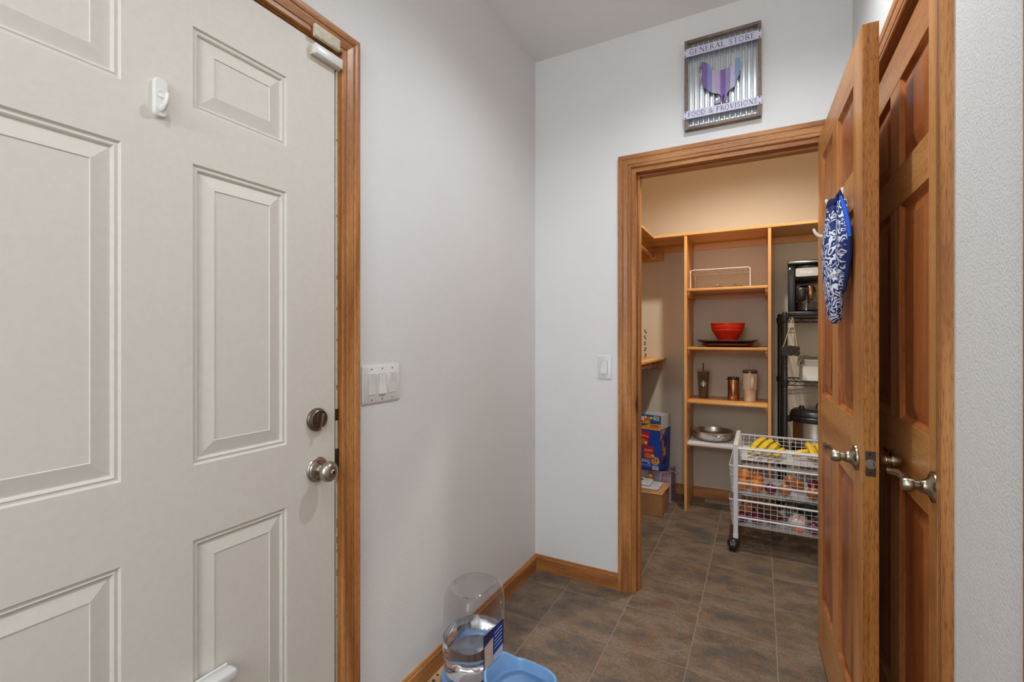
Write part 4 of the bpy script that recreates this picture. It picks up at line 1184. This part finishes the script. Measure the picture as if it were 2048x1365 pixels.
obj('twine', MB().tube([(-0.040, -0.003, 0.026), (0.010, 0.028, 0.200), (0.014, 0.034, 0.215), (0.018, 0.040, 0.200), (0.036, 0.0, 0.026)], 0.0022, 6), twine, tg, 60)
for x in (-0.040, 0.036):
    obj('knot', MB().ball((x, -0.004, 0.028), 0.004, 8, 6), twine, tg, 60)

# white box with plastic on the second rack shelf
wb = thing('white_box', 'white box under crumpled clear plastic on the middle rack shelf', 'box', (1.322, 1.300, 0.968), math.radians(2))
obj('carton', MB().box(0.0, 0.22, 0.0, 0.20, 0.0, 0.098, 0.002), whitep, wb, None)
rr = []
random.seed(11)
for (f, z) in ((1.14, 0.092), (1.10, 0.105), (1.04, 0.135), (0.97, 0.150), (0.6, 0.156)):
    ring = []
    for x, y in rrect(-0.11, 0.11, -0.10, 0.10, 0.02, 4):
        j = random.uniform(-0.008, 0.008)
        ring.append((0.11 + x * f + j, 0.10 + y * f + random.uniform(-0.008, 0.008), z + random.uniform(-0.010, 0.008)))
    rr.append(ring)
obj('plastic_wrap', MB().rings(rr, cap0=False), clear_mat('crumpled_plastic', (0.72, 0.70, 0.69, 1), 1.0), wb, None)
obj('paper_pad', MB().box(0.015, 0.20, 0.015, 0.18, 0.098, 0.135, 0.004), paper, wb, None)

# pressure cooker
pc_ = thing('pressure_cooker', 'steel pressure cooker with black lid low on the wire rack', 'cooker', (1.405, 1.40, 0.4815), 0)
obj('body', MB().lathe([(0, 0.0), (0.128, 0.0), (0.134, 0.006), (0.134, 0.055), (0.132, 0.060), (0.132, 0.215), (0, 0.215)], 40), steel, pc_, 40)
obj('base_ring', MB().lathe([(0, -0.001), (0.137, -0.001), (0.139, 0.010), (0.139, 0.050), (0.135, 0.054), (0, 0.054)], 40), black, pc_, 40)
obj('rim_ring', MB().lathe([(0, 0.215), (0.150, 0.212), (0.156, 0.218), (0.156, 0.240), (0.148, 0.248), (0, 0.248)], 40), black, pc_, 40)
obj('lid', MB().lathe([(0, 0.248), (0.146, 0.248), (0.150, 0.256), (0.144, 0.276), (0.125, 0.290), (0.09, 0.298), (0, 0.300)], 40), black, pc_, 40)
obj('lid_disc', MB().lathe([(0, 0.2985), (0.088, 0.2965), (0.080, 0.303), (0, 0.306)], 32), steel, pc_, 40)
obj('lid_handle', MB().tube([(0.00, -0.07, 0.295), (0.005, -0.06, 0.325), (0.02, -0.03, 0.342), (0.05, 0.02, 0.344), (0.07, 0.06, 0.325), (0.07, 0.07, 0.295)], [0.016, 0.017, 0.017, 0.017, 0.017, 0.016], 10, flat=0.6), black, pc_, 60)
obj('steam_valve', MB().lathe([(0, 0.285), (0.014, 0.285), (0.015, 0.310), (0.011, 0.318), (0, 0.318)], 16, Matrix.Translation((-0.085, -0.055, 0))), black, pc_, 40)
obj('side_grip', MB().box(-0.178, -0.140, -0.035, 0.035, 0.200, 0.236, 0.008, seg=2), black, pc_, 50)

# ------------------------------------------------------------ white wire basket cart
ct0 = thing('basket_cart', 'white three basket wire cart on black casters', 'cart', (0.950, 0.745, 0.0), math.radians(0.0))
CW, CD = 0.52, 0.445
for x in (0.0, CW):
    for y in (0.0, CD):
        p = obj('post', MB().box(x - 0.0125, x + 0.0125, y - 0.008, y + 0.008, 0.072, 0.612, 0.002), whitewire, ct0, None)
        obj('post_sleeve', MB().box(x - 0.0138, x + 0.0138, y - 0.0093, y + 0.0093, 0.072, 0.098, 0.002), whitewire, p, None)
        w = obj('caster', MB().lathe([(0, -0.022), (0.024, -0.022), (0.033, -0.014), (0.0335, 0.014), (0.024, 0.022), (0, 0.022)], 26, frame((x - 0.014, y - 0.008, 0.0335), (0, 1, 0), (0, 0, 1))), black, ct0, 40)
        obj('caster_hood', MB().ball((x - 0.012, y - 0.006, 0.042), 0.034, 18, 10, (1.0, 0.95, 0.85)), black, w, 50)
        obj('caster_stem', MB().lathe([(0, 0.055), (0.006, 0.055), (0.006, 0.080), (0, 0.080)], 10, I4, (x, y)), chrome, w, 40)
    obj('end_bar', MB().box(x - 0.0125, x + 0.0125, -0.008, CD + 0.008, 0.612, 0.626, 0.003), whitewire, ct0, None)
for y in (0.0, CD):
    for z in (0.600, 0.498, 0.398, 0.298, 0.198):
        obj('rail', MB().tube([(0.0125, y - 0.002, z), (CW - 0.0125, y - 0.002, z)], 0.0062, 8), whitewire, ct0, 60)
def basket(x0, x1, zt, zb, nm='basket'):
    y0, y1 = 0.012, CD - 0.012
    tp = 0.014
    b = obj(nm, MB().tube([(x0, y0, zt), (x1, y0, zt), (x1, y1, zt), (x0, y1, zt)], 0.0036, 7, closed=True), whitewire, ct0, 60)
    mb = MB()
    r = 0.0014
    # wires running front-back (U shaped), 33 mm pitch
    n = int((x1 - x0 - 0.02) / 0.033)
    for k in range(n + 1):
        x = x0 + 0.016 + k * (x1 - x0 - 0.032) / n
        mb.tube([(x, y0, zt), (x, y0 + tp, zb), (x, y1 - tp, zb), (x, y1, zt)], r, 5)
    # wires running along the basket, dense on the floor, bent up the ends
    n = int((y1 - y0) / 0.0145)
    for k in range(n + 1):
        y = y0 + tp + k * (y1 - y0 - 2 * tp) / n
        mb.tube([(x0, y, zt), (x0 + tp, y, zb + 0.0025), (x1 - tp, y, zb + 0.0025), (x1, y, zt)], r, 5)
    # horizontal wires on the long sides
    hz = zt - zb
    m = max(2, int(round(hz / 0.029)))
    for k in range(1, m + 1):
        f = k / m * 0.98
        for yy in (y0 + tp * f, y1 - tp * f):
            mb.tube([(x0 + tp * f, yy, zt - hz * f), (x1 - tp * f, yy, zt - hz * f)], r, 5)
        for xx in (x0 + tp * f, x1 - tp * f):
            mb.tube([(xx, y0 + tp * f, zt - hz * f), (xx, y1 - tp * f, zt - hz * f)], r, 5)
    o = obj('wire_grid', mb, whitewire, b, 60)
    o['kind'] = 'stuff'
basket(0.014, CW - 0.014, 0.606, 0.530)
basket(-0.034, CW - 0.060, 0.494, 0.332)
basket(-0.034, CW - 0.060, 0.294, 0.140)

# bananas: each bunch a thing, each banana a part
def banana(parent, a, b, lift, r=0.0205, side=(0, 0, 0)):
    a, b, s = Vector(a), Vector(b), Vector(side)
    pts, rad = [], []
    for k in range(12):
        f = k / 11
        q = 4 * f * (1 - f)
        pts.append(a.lerp(b, f) + Vector((0, 0, lift * q)) + s * q)
        rad.append(r * min(1.0, 0.30 + 3.2 * min(f, 1 - f) ** 0.9) if 0 < k < 11 else r * 0.30)
    o = obj('banana', MB().tube(pts, rad, 6), bananam, parent, 25)
    st = (pts[-1] - pts[-2]).normalized()
    obj('banana_tip', MB().tube([pts[-1], pts[-1] + st * 0.014], [r * 0.30, r * 0.26], 6), traym, o, 60)
    obj('banana_tip', MB().tube([pts[0], pts[0] - (pts[1] - pts[0]).normalized() * 0.005], [r * 0.28, r * 0.18], 6), traym, o, 60)
z0 = 0.537
bn = thing('banana_bunch', 'left bunch of four ripe bananas in the top cart basket', 'bananas', (1.02, 0.825, z0 + 0.004))
banana(bn, (0.000, -0.010, 0.020), (0.088, 0.195, 0.076), 0.018)
banana(bn, (0.046, -0.026, 0.021), (0.128, 0.165, 0.072), 0.018)
banana(bn, (0.094, -0.030, 0.021), (0.160, 0.135, 0.062), 0.016, 0.0195)
banana(bn, (0.134, -0.040, 0.021), (0.182, 0.085, 0.040), 0.010, 0.0195)
bn2 = thing('banana_bunch', 'right bunch of speckled bananas in the top cart basket beside the door', 'bananas', (1.26, 0.85, z0 + 0.004))
banana(bn2, (-0.015, 0.015, 0.021), (0.085, 0.055, 0.034), 0.014)
banana(bn2, (0.090, -0.030, 0.022), (0.060, 0.130, 0.070), 0.022)
banana(bn2, (0.132, -0.055, 0.022), (0.106, 0.120, 0.070), 0.024)
banana(bn2, (0.170, -0.050, 0.022), (0.152, 0.125, 0.070), 0.024)

def fruit(nm, label, cat, loc, r, mat, onion=False, group=None, sq=1.0):
    t = thing(nm, label, cat, loc, random.uniform(0, 6))
    if onion:
        obj('bulb', MB().lathe([(0, -r * 0.88), (r * 0.28, -r * 0.84), (r * 0.75, -r * 0.52), (r, 0), (r * 0.88, r * 0.45), (r * 0.5, r * 0.78), (r * 0.18, r * 0.98), (r * 0.10, r * 1.15)], 18), mat, t, 60)
        obj('neck', MB().tube([(0, 0, r * 1.1), (r * 0.06, 0, r * 1.35), (r * 0.2, 0, r * 1.5)], [r * 0.13, r * 0.10, r * 0.04], 7), onionm, t, 60)
    else:
        obj('body', MB().ball((0, 0, 0), r, 20, 12, (1, 1, sq)), mat, t, 60)
        obj('stem_end', MB().lathe([(0, r * sq * 0.98), (r * 0.09, r * sq * 0.985), (r * 0.06, r * sq * 1.03), (0, r * sq * 1.03)], 8), yamm, t, 40)
    return t
fz = 0.3365
fruit('orange', 'orange at the front left of the middle cart basket next to the cart post', 'orange', (0.980, 0.822, fz + 0.039), 0.038, orangem)
fruit('orange', 'orange in the middle basket that touches the red onion', 'orange', (1.058, 0.818, fz + 0.039), 0.0385, orangem)
fruit('orange', 'orange highest at the left of the middle cart basket', 'orange', (0.990, 0.888, fz + 0.0775), 0.038, orangem, sq=0.95)
fruit('orange', 'orange behind the others below the yellow onion of the middle basket', 'orange', (1.060, 0.908, fz + 0.048), 0.039, orangem, sq=0.95)
fruit('onion', 'yellow onion behind the oranges in the middle cart basket', 'onion', (1.048, 1.01, fz + 0.038), 0.036, onionm, True)
fruit('red_onion', 'dark red onion right of the oranges in the middle cart basket', 'onion', (1.131, 0.815, fz + 0.031), 0.033, redonion, True)
fruit('onion', 'brown onion standing alone at the front of the middle cart basket', 'onion', (1.203, 0.818, fz + 0.034), 0.036, onionm, True)
fruit('onion', 'pale shiny onion at the back of the middle cart basket', 'onion', (1.236, 1.02, fz + 0.034), 0.037, onionm, True)
fruit('onion', 'copper onion lying in front of the pale one in the middle basket', 'onion', (1.274, 0.935, fz + 0.034), 0.037, onionm, True)
fruit('onion', 'onion at the front of the middle basket half hidden by the door edge', 'onion', (1.342, 0.816, fz + 0.034), 0.037, onionm, True)
fruit('onion', 'dark onion at the back of the middle basket beside the door edge', 'onion', (1.362, 0.990, fz + 0.034), 0.037, redonion, True)
gz = 0.1445
fruit('red_onion', 'purple onion at the front left of the bottom cart basket', 'onion', (0.982, 0.822, gz + 0.033), 0.036, redonion, True)
fruit('red_onion', 'brighter purple onion second from left in the bottom basket', 'onion', (1.060, 0.832, gz + 0.035), 0.038, redonion, True)
fruit('onion', 'brown onion behind the purple ones in the bottom basket', 'onion', (1.000, 0.96, gz + 0.036), 0.038, onionm, True)
fruit('red_onion', 'purple onion at the right of the bottom basket beside the door', 'onion', (1.345, 0.815, gz + 0.033), 0.036, redonion, True)
def yam(label, loc, L, r, rz, mat=yamm):
    t = thing('yam', label, 'yam', loc, rz)
    pts = [(-L / 2 + L * k / 10, 0.008 * math.sin(k * 0.7), 0.004 * abs(math.sin(k * 0.31 * PI))) for k in range(11)]
    rad = [r * max(0.12, math.sin(PI * (k + 0.6) / 11.2)) ** 0.6 for k in range(11)]
    obj('root', MB().tube(pts, rad, 12), mat, t, 60)
    obj('root_tip', MB().tube([pts[-1], (L / 2 + 0.02, 0.006, 0.002)], [r * 0.3, r * 0.06], 8), mat, t, 60)
yam('dark yam at the back of the bottom cart basket', (1.085, 1.02, gz + 0.036), 0.18, 0.032, 0.1)
yam('long yam at the front of the bottom cart basket', (1.135, 0.935, gz + 0.030), 0.13, 0.027, -0.25)
yam('stubby yam beside the purple onions in the bottom basket', (1.140, 0.838, gz + 0.028), 0.070, 0.024, 1.0)
bg = thing('produce_bag', 'white and orange printed plastic produce bag in the bottom basket', 'bag', (1.272, 0.89, gz), -0.2)
rr = []
random.seed(5)
for f, z in ((0.6, 0.002), (0.95, 0.012), (1.0, 0.030), (0.9, 0.050), (0.6, 0.062), (0.2, 0.066)):
    rr.append([(x * f + random.uniform(-.004, .004), y * f + random.uniform(-.004, .004), z + random.uniform(-.004, .004) + 0.002) for x, y in rrect(-0.045, 0.045, -0.07, 0.06, 0.02, 4)])
obj('bag_body', MB().rings(rr), plain('white_film', (0.75, 0.72, 0.70, 1), 0.25), bg, 50)
obj('orange_panel', MB().rings([[(-0.012, -0.082, 0.006), (0.030, -0.082, 0.006), (0.034, -0.040, 0.070), (-0.008, -0.040, 0.072)], [(-0.012, -0.080, 0.004), (0.030, -0.080, 0.004), (0.034, -0.036, 0.066), (-0.008, -0.036, 0.068)]]), plain('orange_film', srgb(228, 88, 34), 0.3), bg, None)
cg = thing('clear_bag', 'clear crinkled plastic bag at the back of the bottom basket', 'bag', (1.300, 1.045, gz), 0.1)
rr = []
for f, z in ((0.7, 0.002), (1.0, 0.02), (1.0, 0.07), (0.85, 0.11), (0.45, 0.125)):
    rr.append([(x * f + random.uniform(-.007, .007), y * f + random.uniform(-.007, .007), z + random.uniform(-.008, .008) + 0.004) for x, y in rrect(-0.085, 0.085, -0.045, 0.055, 0.02, 4)])
obj('bag_body', MB().rings(rr), clear_mat('crinkled_film', (0.74, 0.75, 0.78, 1), 1.0), cg, None)
obj('contents', MB().ball((0.03, 0.005, 0.05), 0.045, 14, 9, (1.2, 0.8, 1)), plain('dark_produce', srgb(54, 58, 66), 0.6), cg, 60)

# ------------------------------------------------------------ hooks and oven mitt on the pantry door
dx, dy = (math.cos(ang), math.sin(ang))
def on_door(s, off, z):
    # s along the door from its hinge, off = distance out of the visible face
    return Vector((1.285 + dx * s + dy * off, -0.044 + dy * s - dx * off, z))
def door_hook(label, s, z):
    t = thing('door_hook', label, 'hook', on_door(s, 0.0, z))
    M = frame((0, 0, 0), (-dx, -dy, 0), (0, 0, 1)) 
    M = frame((0, 0, 0), (dx, dy, 0), (0, 0, 1))
    n = M.to_3x3() @ Vector((0, 0, 1))
    if n.x > 0:
        M = frame((0, 0, 0), (-dx, -dy, 0), (0, 0, 1))
    obj('backplate', MB().box(-0.0095, 0.0095, -0.034, 0.036, 0.0, 0.006, 0.0025, M, 2), white_pl, t, 50)
    obj('hook_arm', MB().tube([(0, -0.024, 0.006), (0, -0.026, 0.016), (0, -0.020, 0.030), (0, -0.010, 0.038), (0, 0.000, 0.042), (0, 0.006, 0.043)], [0.0075, 0.007, 0.006, 0.0055, 0.005, 0.003], 9, M, flat=0.8), white_pl, t, 60)
    return t
door_hook('white plastic hook carrying the oven mitt on the pantry door', 0.526, 1.672)
door_hook('empty white plastic hook nearer the hinges than the oven mitt', 0.245, 1.640)
om = thing('oven_mitt', 'blue and white paisley oven mitt hanging from a door hook', 'oven mitt', on_door(0.565, 0.0, 1.652))
Mm = frame((0, 0, 0), (dx, dy, 0), (0, 0, 1)) @ Matrix.Diagonal((-1, 1.02, 0.70, 1))     # x towards the hinge, z out of the face
def oval(cx, cz, a, b, y, n=20, pinch=0.0):
    return [(cx + a * math.cos(2 * PI * k / n), y, cz + b * math.sin(2 * PI * k / n) * (1 + pinch * math.cos(4 * PI * k / n))) for k in range(n)]
secs = [(0.012, 0.045, 0.030, 0.016, 0.010), (0.012, 0.046, 0.036, 0.019, -0.012), (0.010, 0.048, 0.050, 0.026, -0.06), (0.008, 0.049, 0.068, 0.035, -0.13), (0.006, 0.047, 0.076, 0.036, -0.19), (0.002, 0.044, 0.072, 0.033, -0.25), (-0.004, 0.041, 0.060, 0.029, -0.30), (-0.008, 0.040, 0.044, 0.024, -0.335), (-0.010, 0.039, 0.020, 0.013, -0.352)]
obj('mitt_body', MB().rings([oval(cx, cz, a, b, y) for cx, cz, a, b, y in secs], M=Mm), mittm, om, 70)
obj('cuff_band', MB().rings([oval(0.012, 0.045, 0.0315, 0.0175, 0.012), oval(0.012, 0.0458, 0.0355, 0.0200, -0.008), oval(0.012, 0.0458, 0.034, 0.018, -0.010), oval(0.012, 0.045, 0.028, 0.014, 0.011)], M=Mm), navycloth_and_shade, om, 60)
sec2 = [(-0.052, 0.024, 0.016, 0.016, -0.005), (-0.062, 0.026, 0.030, 0.020, -0.04), (-0.078, 0.027, 0.042, 0.022, -0.09), (-0.078, 0.027, 0.044, 0.023, -0.15), (-0.062, 0.027, 0.036, 0.022, -0.21), (-0.045, 0.027, 0.020, 0.016, -0.255), (-0.038, 0.027, 0.008, 0.008, -0.272)]
obj('thumb_flap', MB().rings([oval(cx, cz, a, b, y, 16) for cx, cz, a, b, y in sec2], M=Mm), mittm, om, 70)
obj('edge_binding', MB().tube([(-0.052, 0.004, 0.028), (-0.092, -0.038, 0.024), (-0.126, -0.090, 0.020), (-0.136, -0.125, 0.018)], [0.007, 0.009, 0.009, 0.008], 8, Mm, flat=1.0), bluecloth, om, 60, 'bright blue binding down the mitt edge')
obj('edge_binding', MB().tube([(-0.136, -0.125, 0.018), (-0.130, -0.17, 0.018), (-0.105, -0.225, 0.020), (-0.074, -0.262, 0.022)], [0.008, 0.009, 0.009, 0.006], 8, Mm), navycloth_and_shade, om, 60)  # lower run of the blue binding, its shade painted as navy
obj('hanging_loop', MB().tube([(-0.022, 0.0, 0.040), (-0.030, 0.014, 0.036), (-0.036, 0.024, 0.030), (-0.032, 0.008, 0.022), (-0.034, -0.012, 0.030), (-0.030, -0.024, 0.040)], [0.010, 0.011, 0.009, 0.010, 0.010, 0.006], 8, Mm, flat=0.5), navycloth_and_shade, om, 60)

# ------------------------------------------------------------ pet mat and water feeder
pm = thing('pet_mat', 'tan pet mat with paw prints under the water feeder', 'mat', (0, 0, 0.0))
ol = rrect(0.0135, 0.42, -1.02, -0.775, 0.065, 8)
obj('mat', MB().rings([[(x, y, 0.0003) for x, y in ol], [(x, y, 0.004) for x, y in ol]]), matcloth, pm, None)
paw_red = plain('paw_red', srgb(170, 40, 28), 0.9)
paw_blk = plain('paw_black', srgb(40, 30, 34), 0.9)
house_red = plain('house_red', srgb(120, 28, 34), 0.9)
def disc(cx, cy, r, n=10, e=1.0):
    return [(cx + r * math.cos(2 * PI * k / n), cy + r * e * math.sin(2 * PI * k / n)) for k in range(n)]
def paw(cx, cy, s, m, a):
    mb = MB()
    R = Matrix.Translation((cx, cy, 0.0042)) @ Matrix.Rotation(a, 4, 'Z')
    mb.prism(disc(0, 0, s), 0, 0.0004, R)
    for q in (-1.2, -0.4, 0.4, 1.2):
        mb.prism(disc(1.55 * s * math.sin(q), 1.55 * s * math.cos(q), s * 0.42), 0, 0.0004, R)
    obj('paw_print', mb, m, pm, None)
for cx, cy, s, m, a in ((0.052, -0.905, 0.006, paw_red, 0.4), (0.030, -0.935, 0.0045, paw_blk, -0.5), (0.078, -0.915, 0.0045, paw_blk, 0.8), (0.026, -0.905, 0.004, paw_blk, 0.2), (0.10, -0.975, 0.005, paw_blk, 1.0), (0.13, -0.995, 0.006, paw_red, 0.0), (0.038, -0.862, 0.004, paw_blk, 0.9)):
    paw(cx, cy, s, m, a)
Rh = Matrix.Translation((0.072, -0.956, 0.0042)) @ Matrix.Rotation(0.5, 4, 'Z')
obj('house_print', MB().prism([(-0.015, -0.012), (0.015, -0.012), (0.015, 0.008), (0.021, 0.008), (0, 0.025), (-0.021, 0.008), (-0.015, 0.008)], 0, 0.0004, Rh), house_red, pm, None)
obj('house_door', MB().prism([(-0.006, -0.006), (0.006, -0.006), (0.006, 0.006), (0, 0.011), (-0.006, 0.006)], 0.0004, 0.0007, Rh), paw_blk, pm, None)
Rb = Matrix.Translation((0.062, -0.876, 0.0042)) @ Matrix.Rotation(0.9, 4, 'Z')
mb = MB().prism([(-0.010, -0.0018), (0.010, -0.0018), (0.010, 0.0018), (-0.010, 0.0018)], 0, 0.0004, Rb)
for x in (-0.011, 0.011):
    for y in (-0.0028, 0.0028):
        mb.prism(disc(x, y, 0.0034, 8), 0, 0.0004, Rb)
obj('bone_print', mb, paw_blk, pm, None)

FX, FY = 0.174, -0.884
pf = thing('pet_waterer', 'blue pet water feeder with a clear half full tank by the wall', 'water feeder', (FX, FY, 0.0045), math.radians(-4))
def dshape(w, d0, d1, n=36):
    # rounded back (-x), flattened front (+x); half width w, back depth d0, front depth d1
    pts = []
    for k in range(n):
        a = 2 * PI * k / n
        c, s = math.cos(a), math.sin(a)
        e = 0.5 if c > 0 else 0.86
        x = (d1 if c > 0 else d0) * (abs(c) ** e) * (1 if c > 0 else -1)
        y = w * (abs(s) ** (0.62 if c > 0 else 0.9)) * (1 if s > 0 else -1)
        pts.append((x, y))
    return pts
TZ = [(0.056, 0.86), (0.062, 0.90), (0.090, 0.94), (0.15, 0.985), (0.22, 1.0), (0.285, 1.0), (0.318, 0.98), (0.340, 0.93), (0.355, 0.85), (0.362, 0.77), (0.3635, 0.73), (0.361, 0.69), (0.351, 0.65), (0.349, 0.60), (0.349, 0.30)]
base_o = dshape(0.114, 0.108, 0.083)
tank_o = [[(x * f, y * f, z) for x, y in base_o] for z, f in TZ]
obj('base', MB().rings([[(x * 1.10, y * 1.08, 0.0) for x, y in base_o], [(x * 1.02, y * 1.03, 0.042) for x, y in base_o], [(x * 0.99, y * 1.0, 0.047) for x, y in base_o], [(x * 0.90, y * 0.90, 0.050) for x, y in base_o]]), skirtm, pf, 50, 'grey plastic skirt under the tank')
obj('collar', MB().rings([[(x * 1.015, y * 1.025, 0.043) for x, y in base_o], [(x * 1.02, y * 1.03, 0.048) for x, y in base_o], [(x * 1.0, y * 1.01, 0.058) for x, y in base_o], [(x * 0.95, y * 0.95, 0.058) for x, y in base_o], [(x * 0.88, y * 0.88, 0.052) for x, y in base_o]], cap0=False, cap1=False), bluepl, pf, 50)
tk = obj('tank', MB().rings(tank_o), clearpl, pf, 50, 'clear plastic water tank')
wl = 0.187
wr_ = []
for z, f in [(z, f) for z, f in TZ if z < wl] + [(wl, 0.992)]:
    wr_.append([(x * (f - 0.018), y * (f - 0.018), z + (0.002 if z < 0.06 else 0)) for x, y in base_o])
obj('water', MB().rings(wr_), waterm, tk, 50)
obj('tank_neck', MB().lathe([(0.024, 0.060), (0.026, 0.060), (0.026, 0.080), (0.024, 0.080)], 24, Matrix.Translation((0.02, 0.01, 0))), clearpl, tk, 40)
# printed label on the flat front
Mlab = frame((0.0845, 0.0, 0.0), (0, 1, 0), (0, 0, 1))
lb1 = obj('tank_label', MB().prism(rrect(-0.062, 0.062, 0.118, 0.236, 0.006), 0.0, 0.0008, Mlab), navyp, pf, None, 'navy and tan paper label on the tank front')
obj('label_field', MB().prism([(-0.057, 0.119), (-0.006, 0.119), (-0.006, 0.205), (-0.057, 0.196)], 0.0008, 0.0012, Mlab), plain('tan_print', srgb(206, 176, 156), 0.6), lb1, None)
obj('label_field', MB().prism([(-0.004, 0.119), (0.057, 0.119), (0.057, 0.150), (-0.004, 0.140)], 0.0008, 0.0012, Mlab), plain('pale_print', srgb(196, 206, 224), 0.6), lb1, None)
obj('label_field', MB().prism([(-0.004, 0.144), (0.057, 0.154), (0.057, 0.232), (-0.004, 0.222)], 0.0008, 0.0011, Mlab), plain('blue_print', srgb(20, 66, 160), 0.6), lb1, None)
mb = MB()
for k in range(5):
    mb.prism([(0.004, 0.160 + k * 0.013), (0.050, 0.166 + k * 0.013), (0.050, 0.1675 + k * 0.013), (0.004, 0.1615 + k * 0.013)], 0.0011, 0.0014, Mlab)
for k in range(6):
    mb.prism([(-0.052, 0.126 + k * 0.011), (-0.014, 0.126 + k * 0.011), (-0.014, 0.1268 + k * 0.011), (-0.052, 0.1268 + k * 0.011)], 0.0012, 0.0015, Mlab)
obj('fine_print', mb, whitep, lb1, None)['kind'] = 'stuff'
# bowl
n = 56
bo = []
for k in range(n):
    a = 2 * PI * k / n
    c, s = math.cos(a), math.sin(a)
    x = 0.188 + 0.114 * (abs(c) ** 0.66) * (1 if c > 0 else -1)
    y = 0.110 * (abs(s) ** 0.52) * (1 if s > 0 else -1)
    t_ = max(0.0, min(1.0, (x - 0.078) / 0.062))
    y *= 0.80 + 0.20 * t_ * t_ * (3 - 2 * t_)
    bo.append((x, y))
def rimz(x):
    t_ = max(0.0, min(1.0, (x - 0.074) / 0.055))
    return 0.088 + 0.034 * (1 - t_ * t_ * (3 - 2 * t_))
def bring(f, zf):
    return [(0.19 + (x - 0.19) * f, y * f, zf(x)) for x, y in bo]
bwl = obj('bowl', MB().rings([bring(0.93, lambda x: 0.0), bring(0.98, lambda x: rimz(x) * 0.55), bring(1.0, lambda x: rimz(x) - 0.012), bring(1.0, lambda x: rimz(x) - 0.004), bring(0.975, lambda x: rimz(x)), bring(0.94, lambda x: rimz(x)), bring(0.91, lambda x: rimz(x) - 0.006), bring(0.87, lambda x: rimz(x) * 0.55), bring(0.80, lambda x: 0.034), bring(0.70, lambda x: 0.029), bring(0.1, lambda x: 0.028)]), bluepl, pf, 60, 'light blue drinking bowl')
obj('bowl_water', MB().rings([bring(0.72, lambda x: 0.0305), bring(0.80, lambda x: 0.036), bring(0.868, lambda x: 0.051), bring(0.1, lambda x: 0.051)]), waterm, bwl, 60)
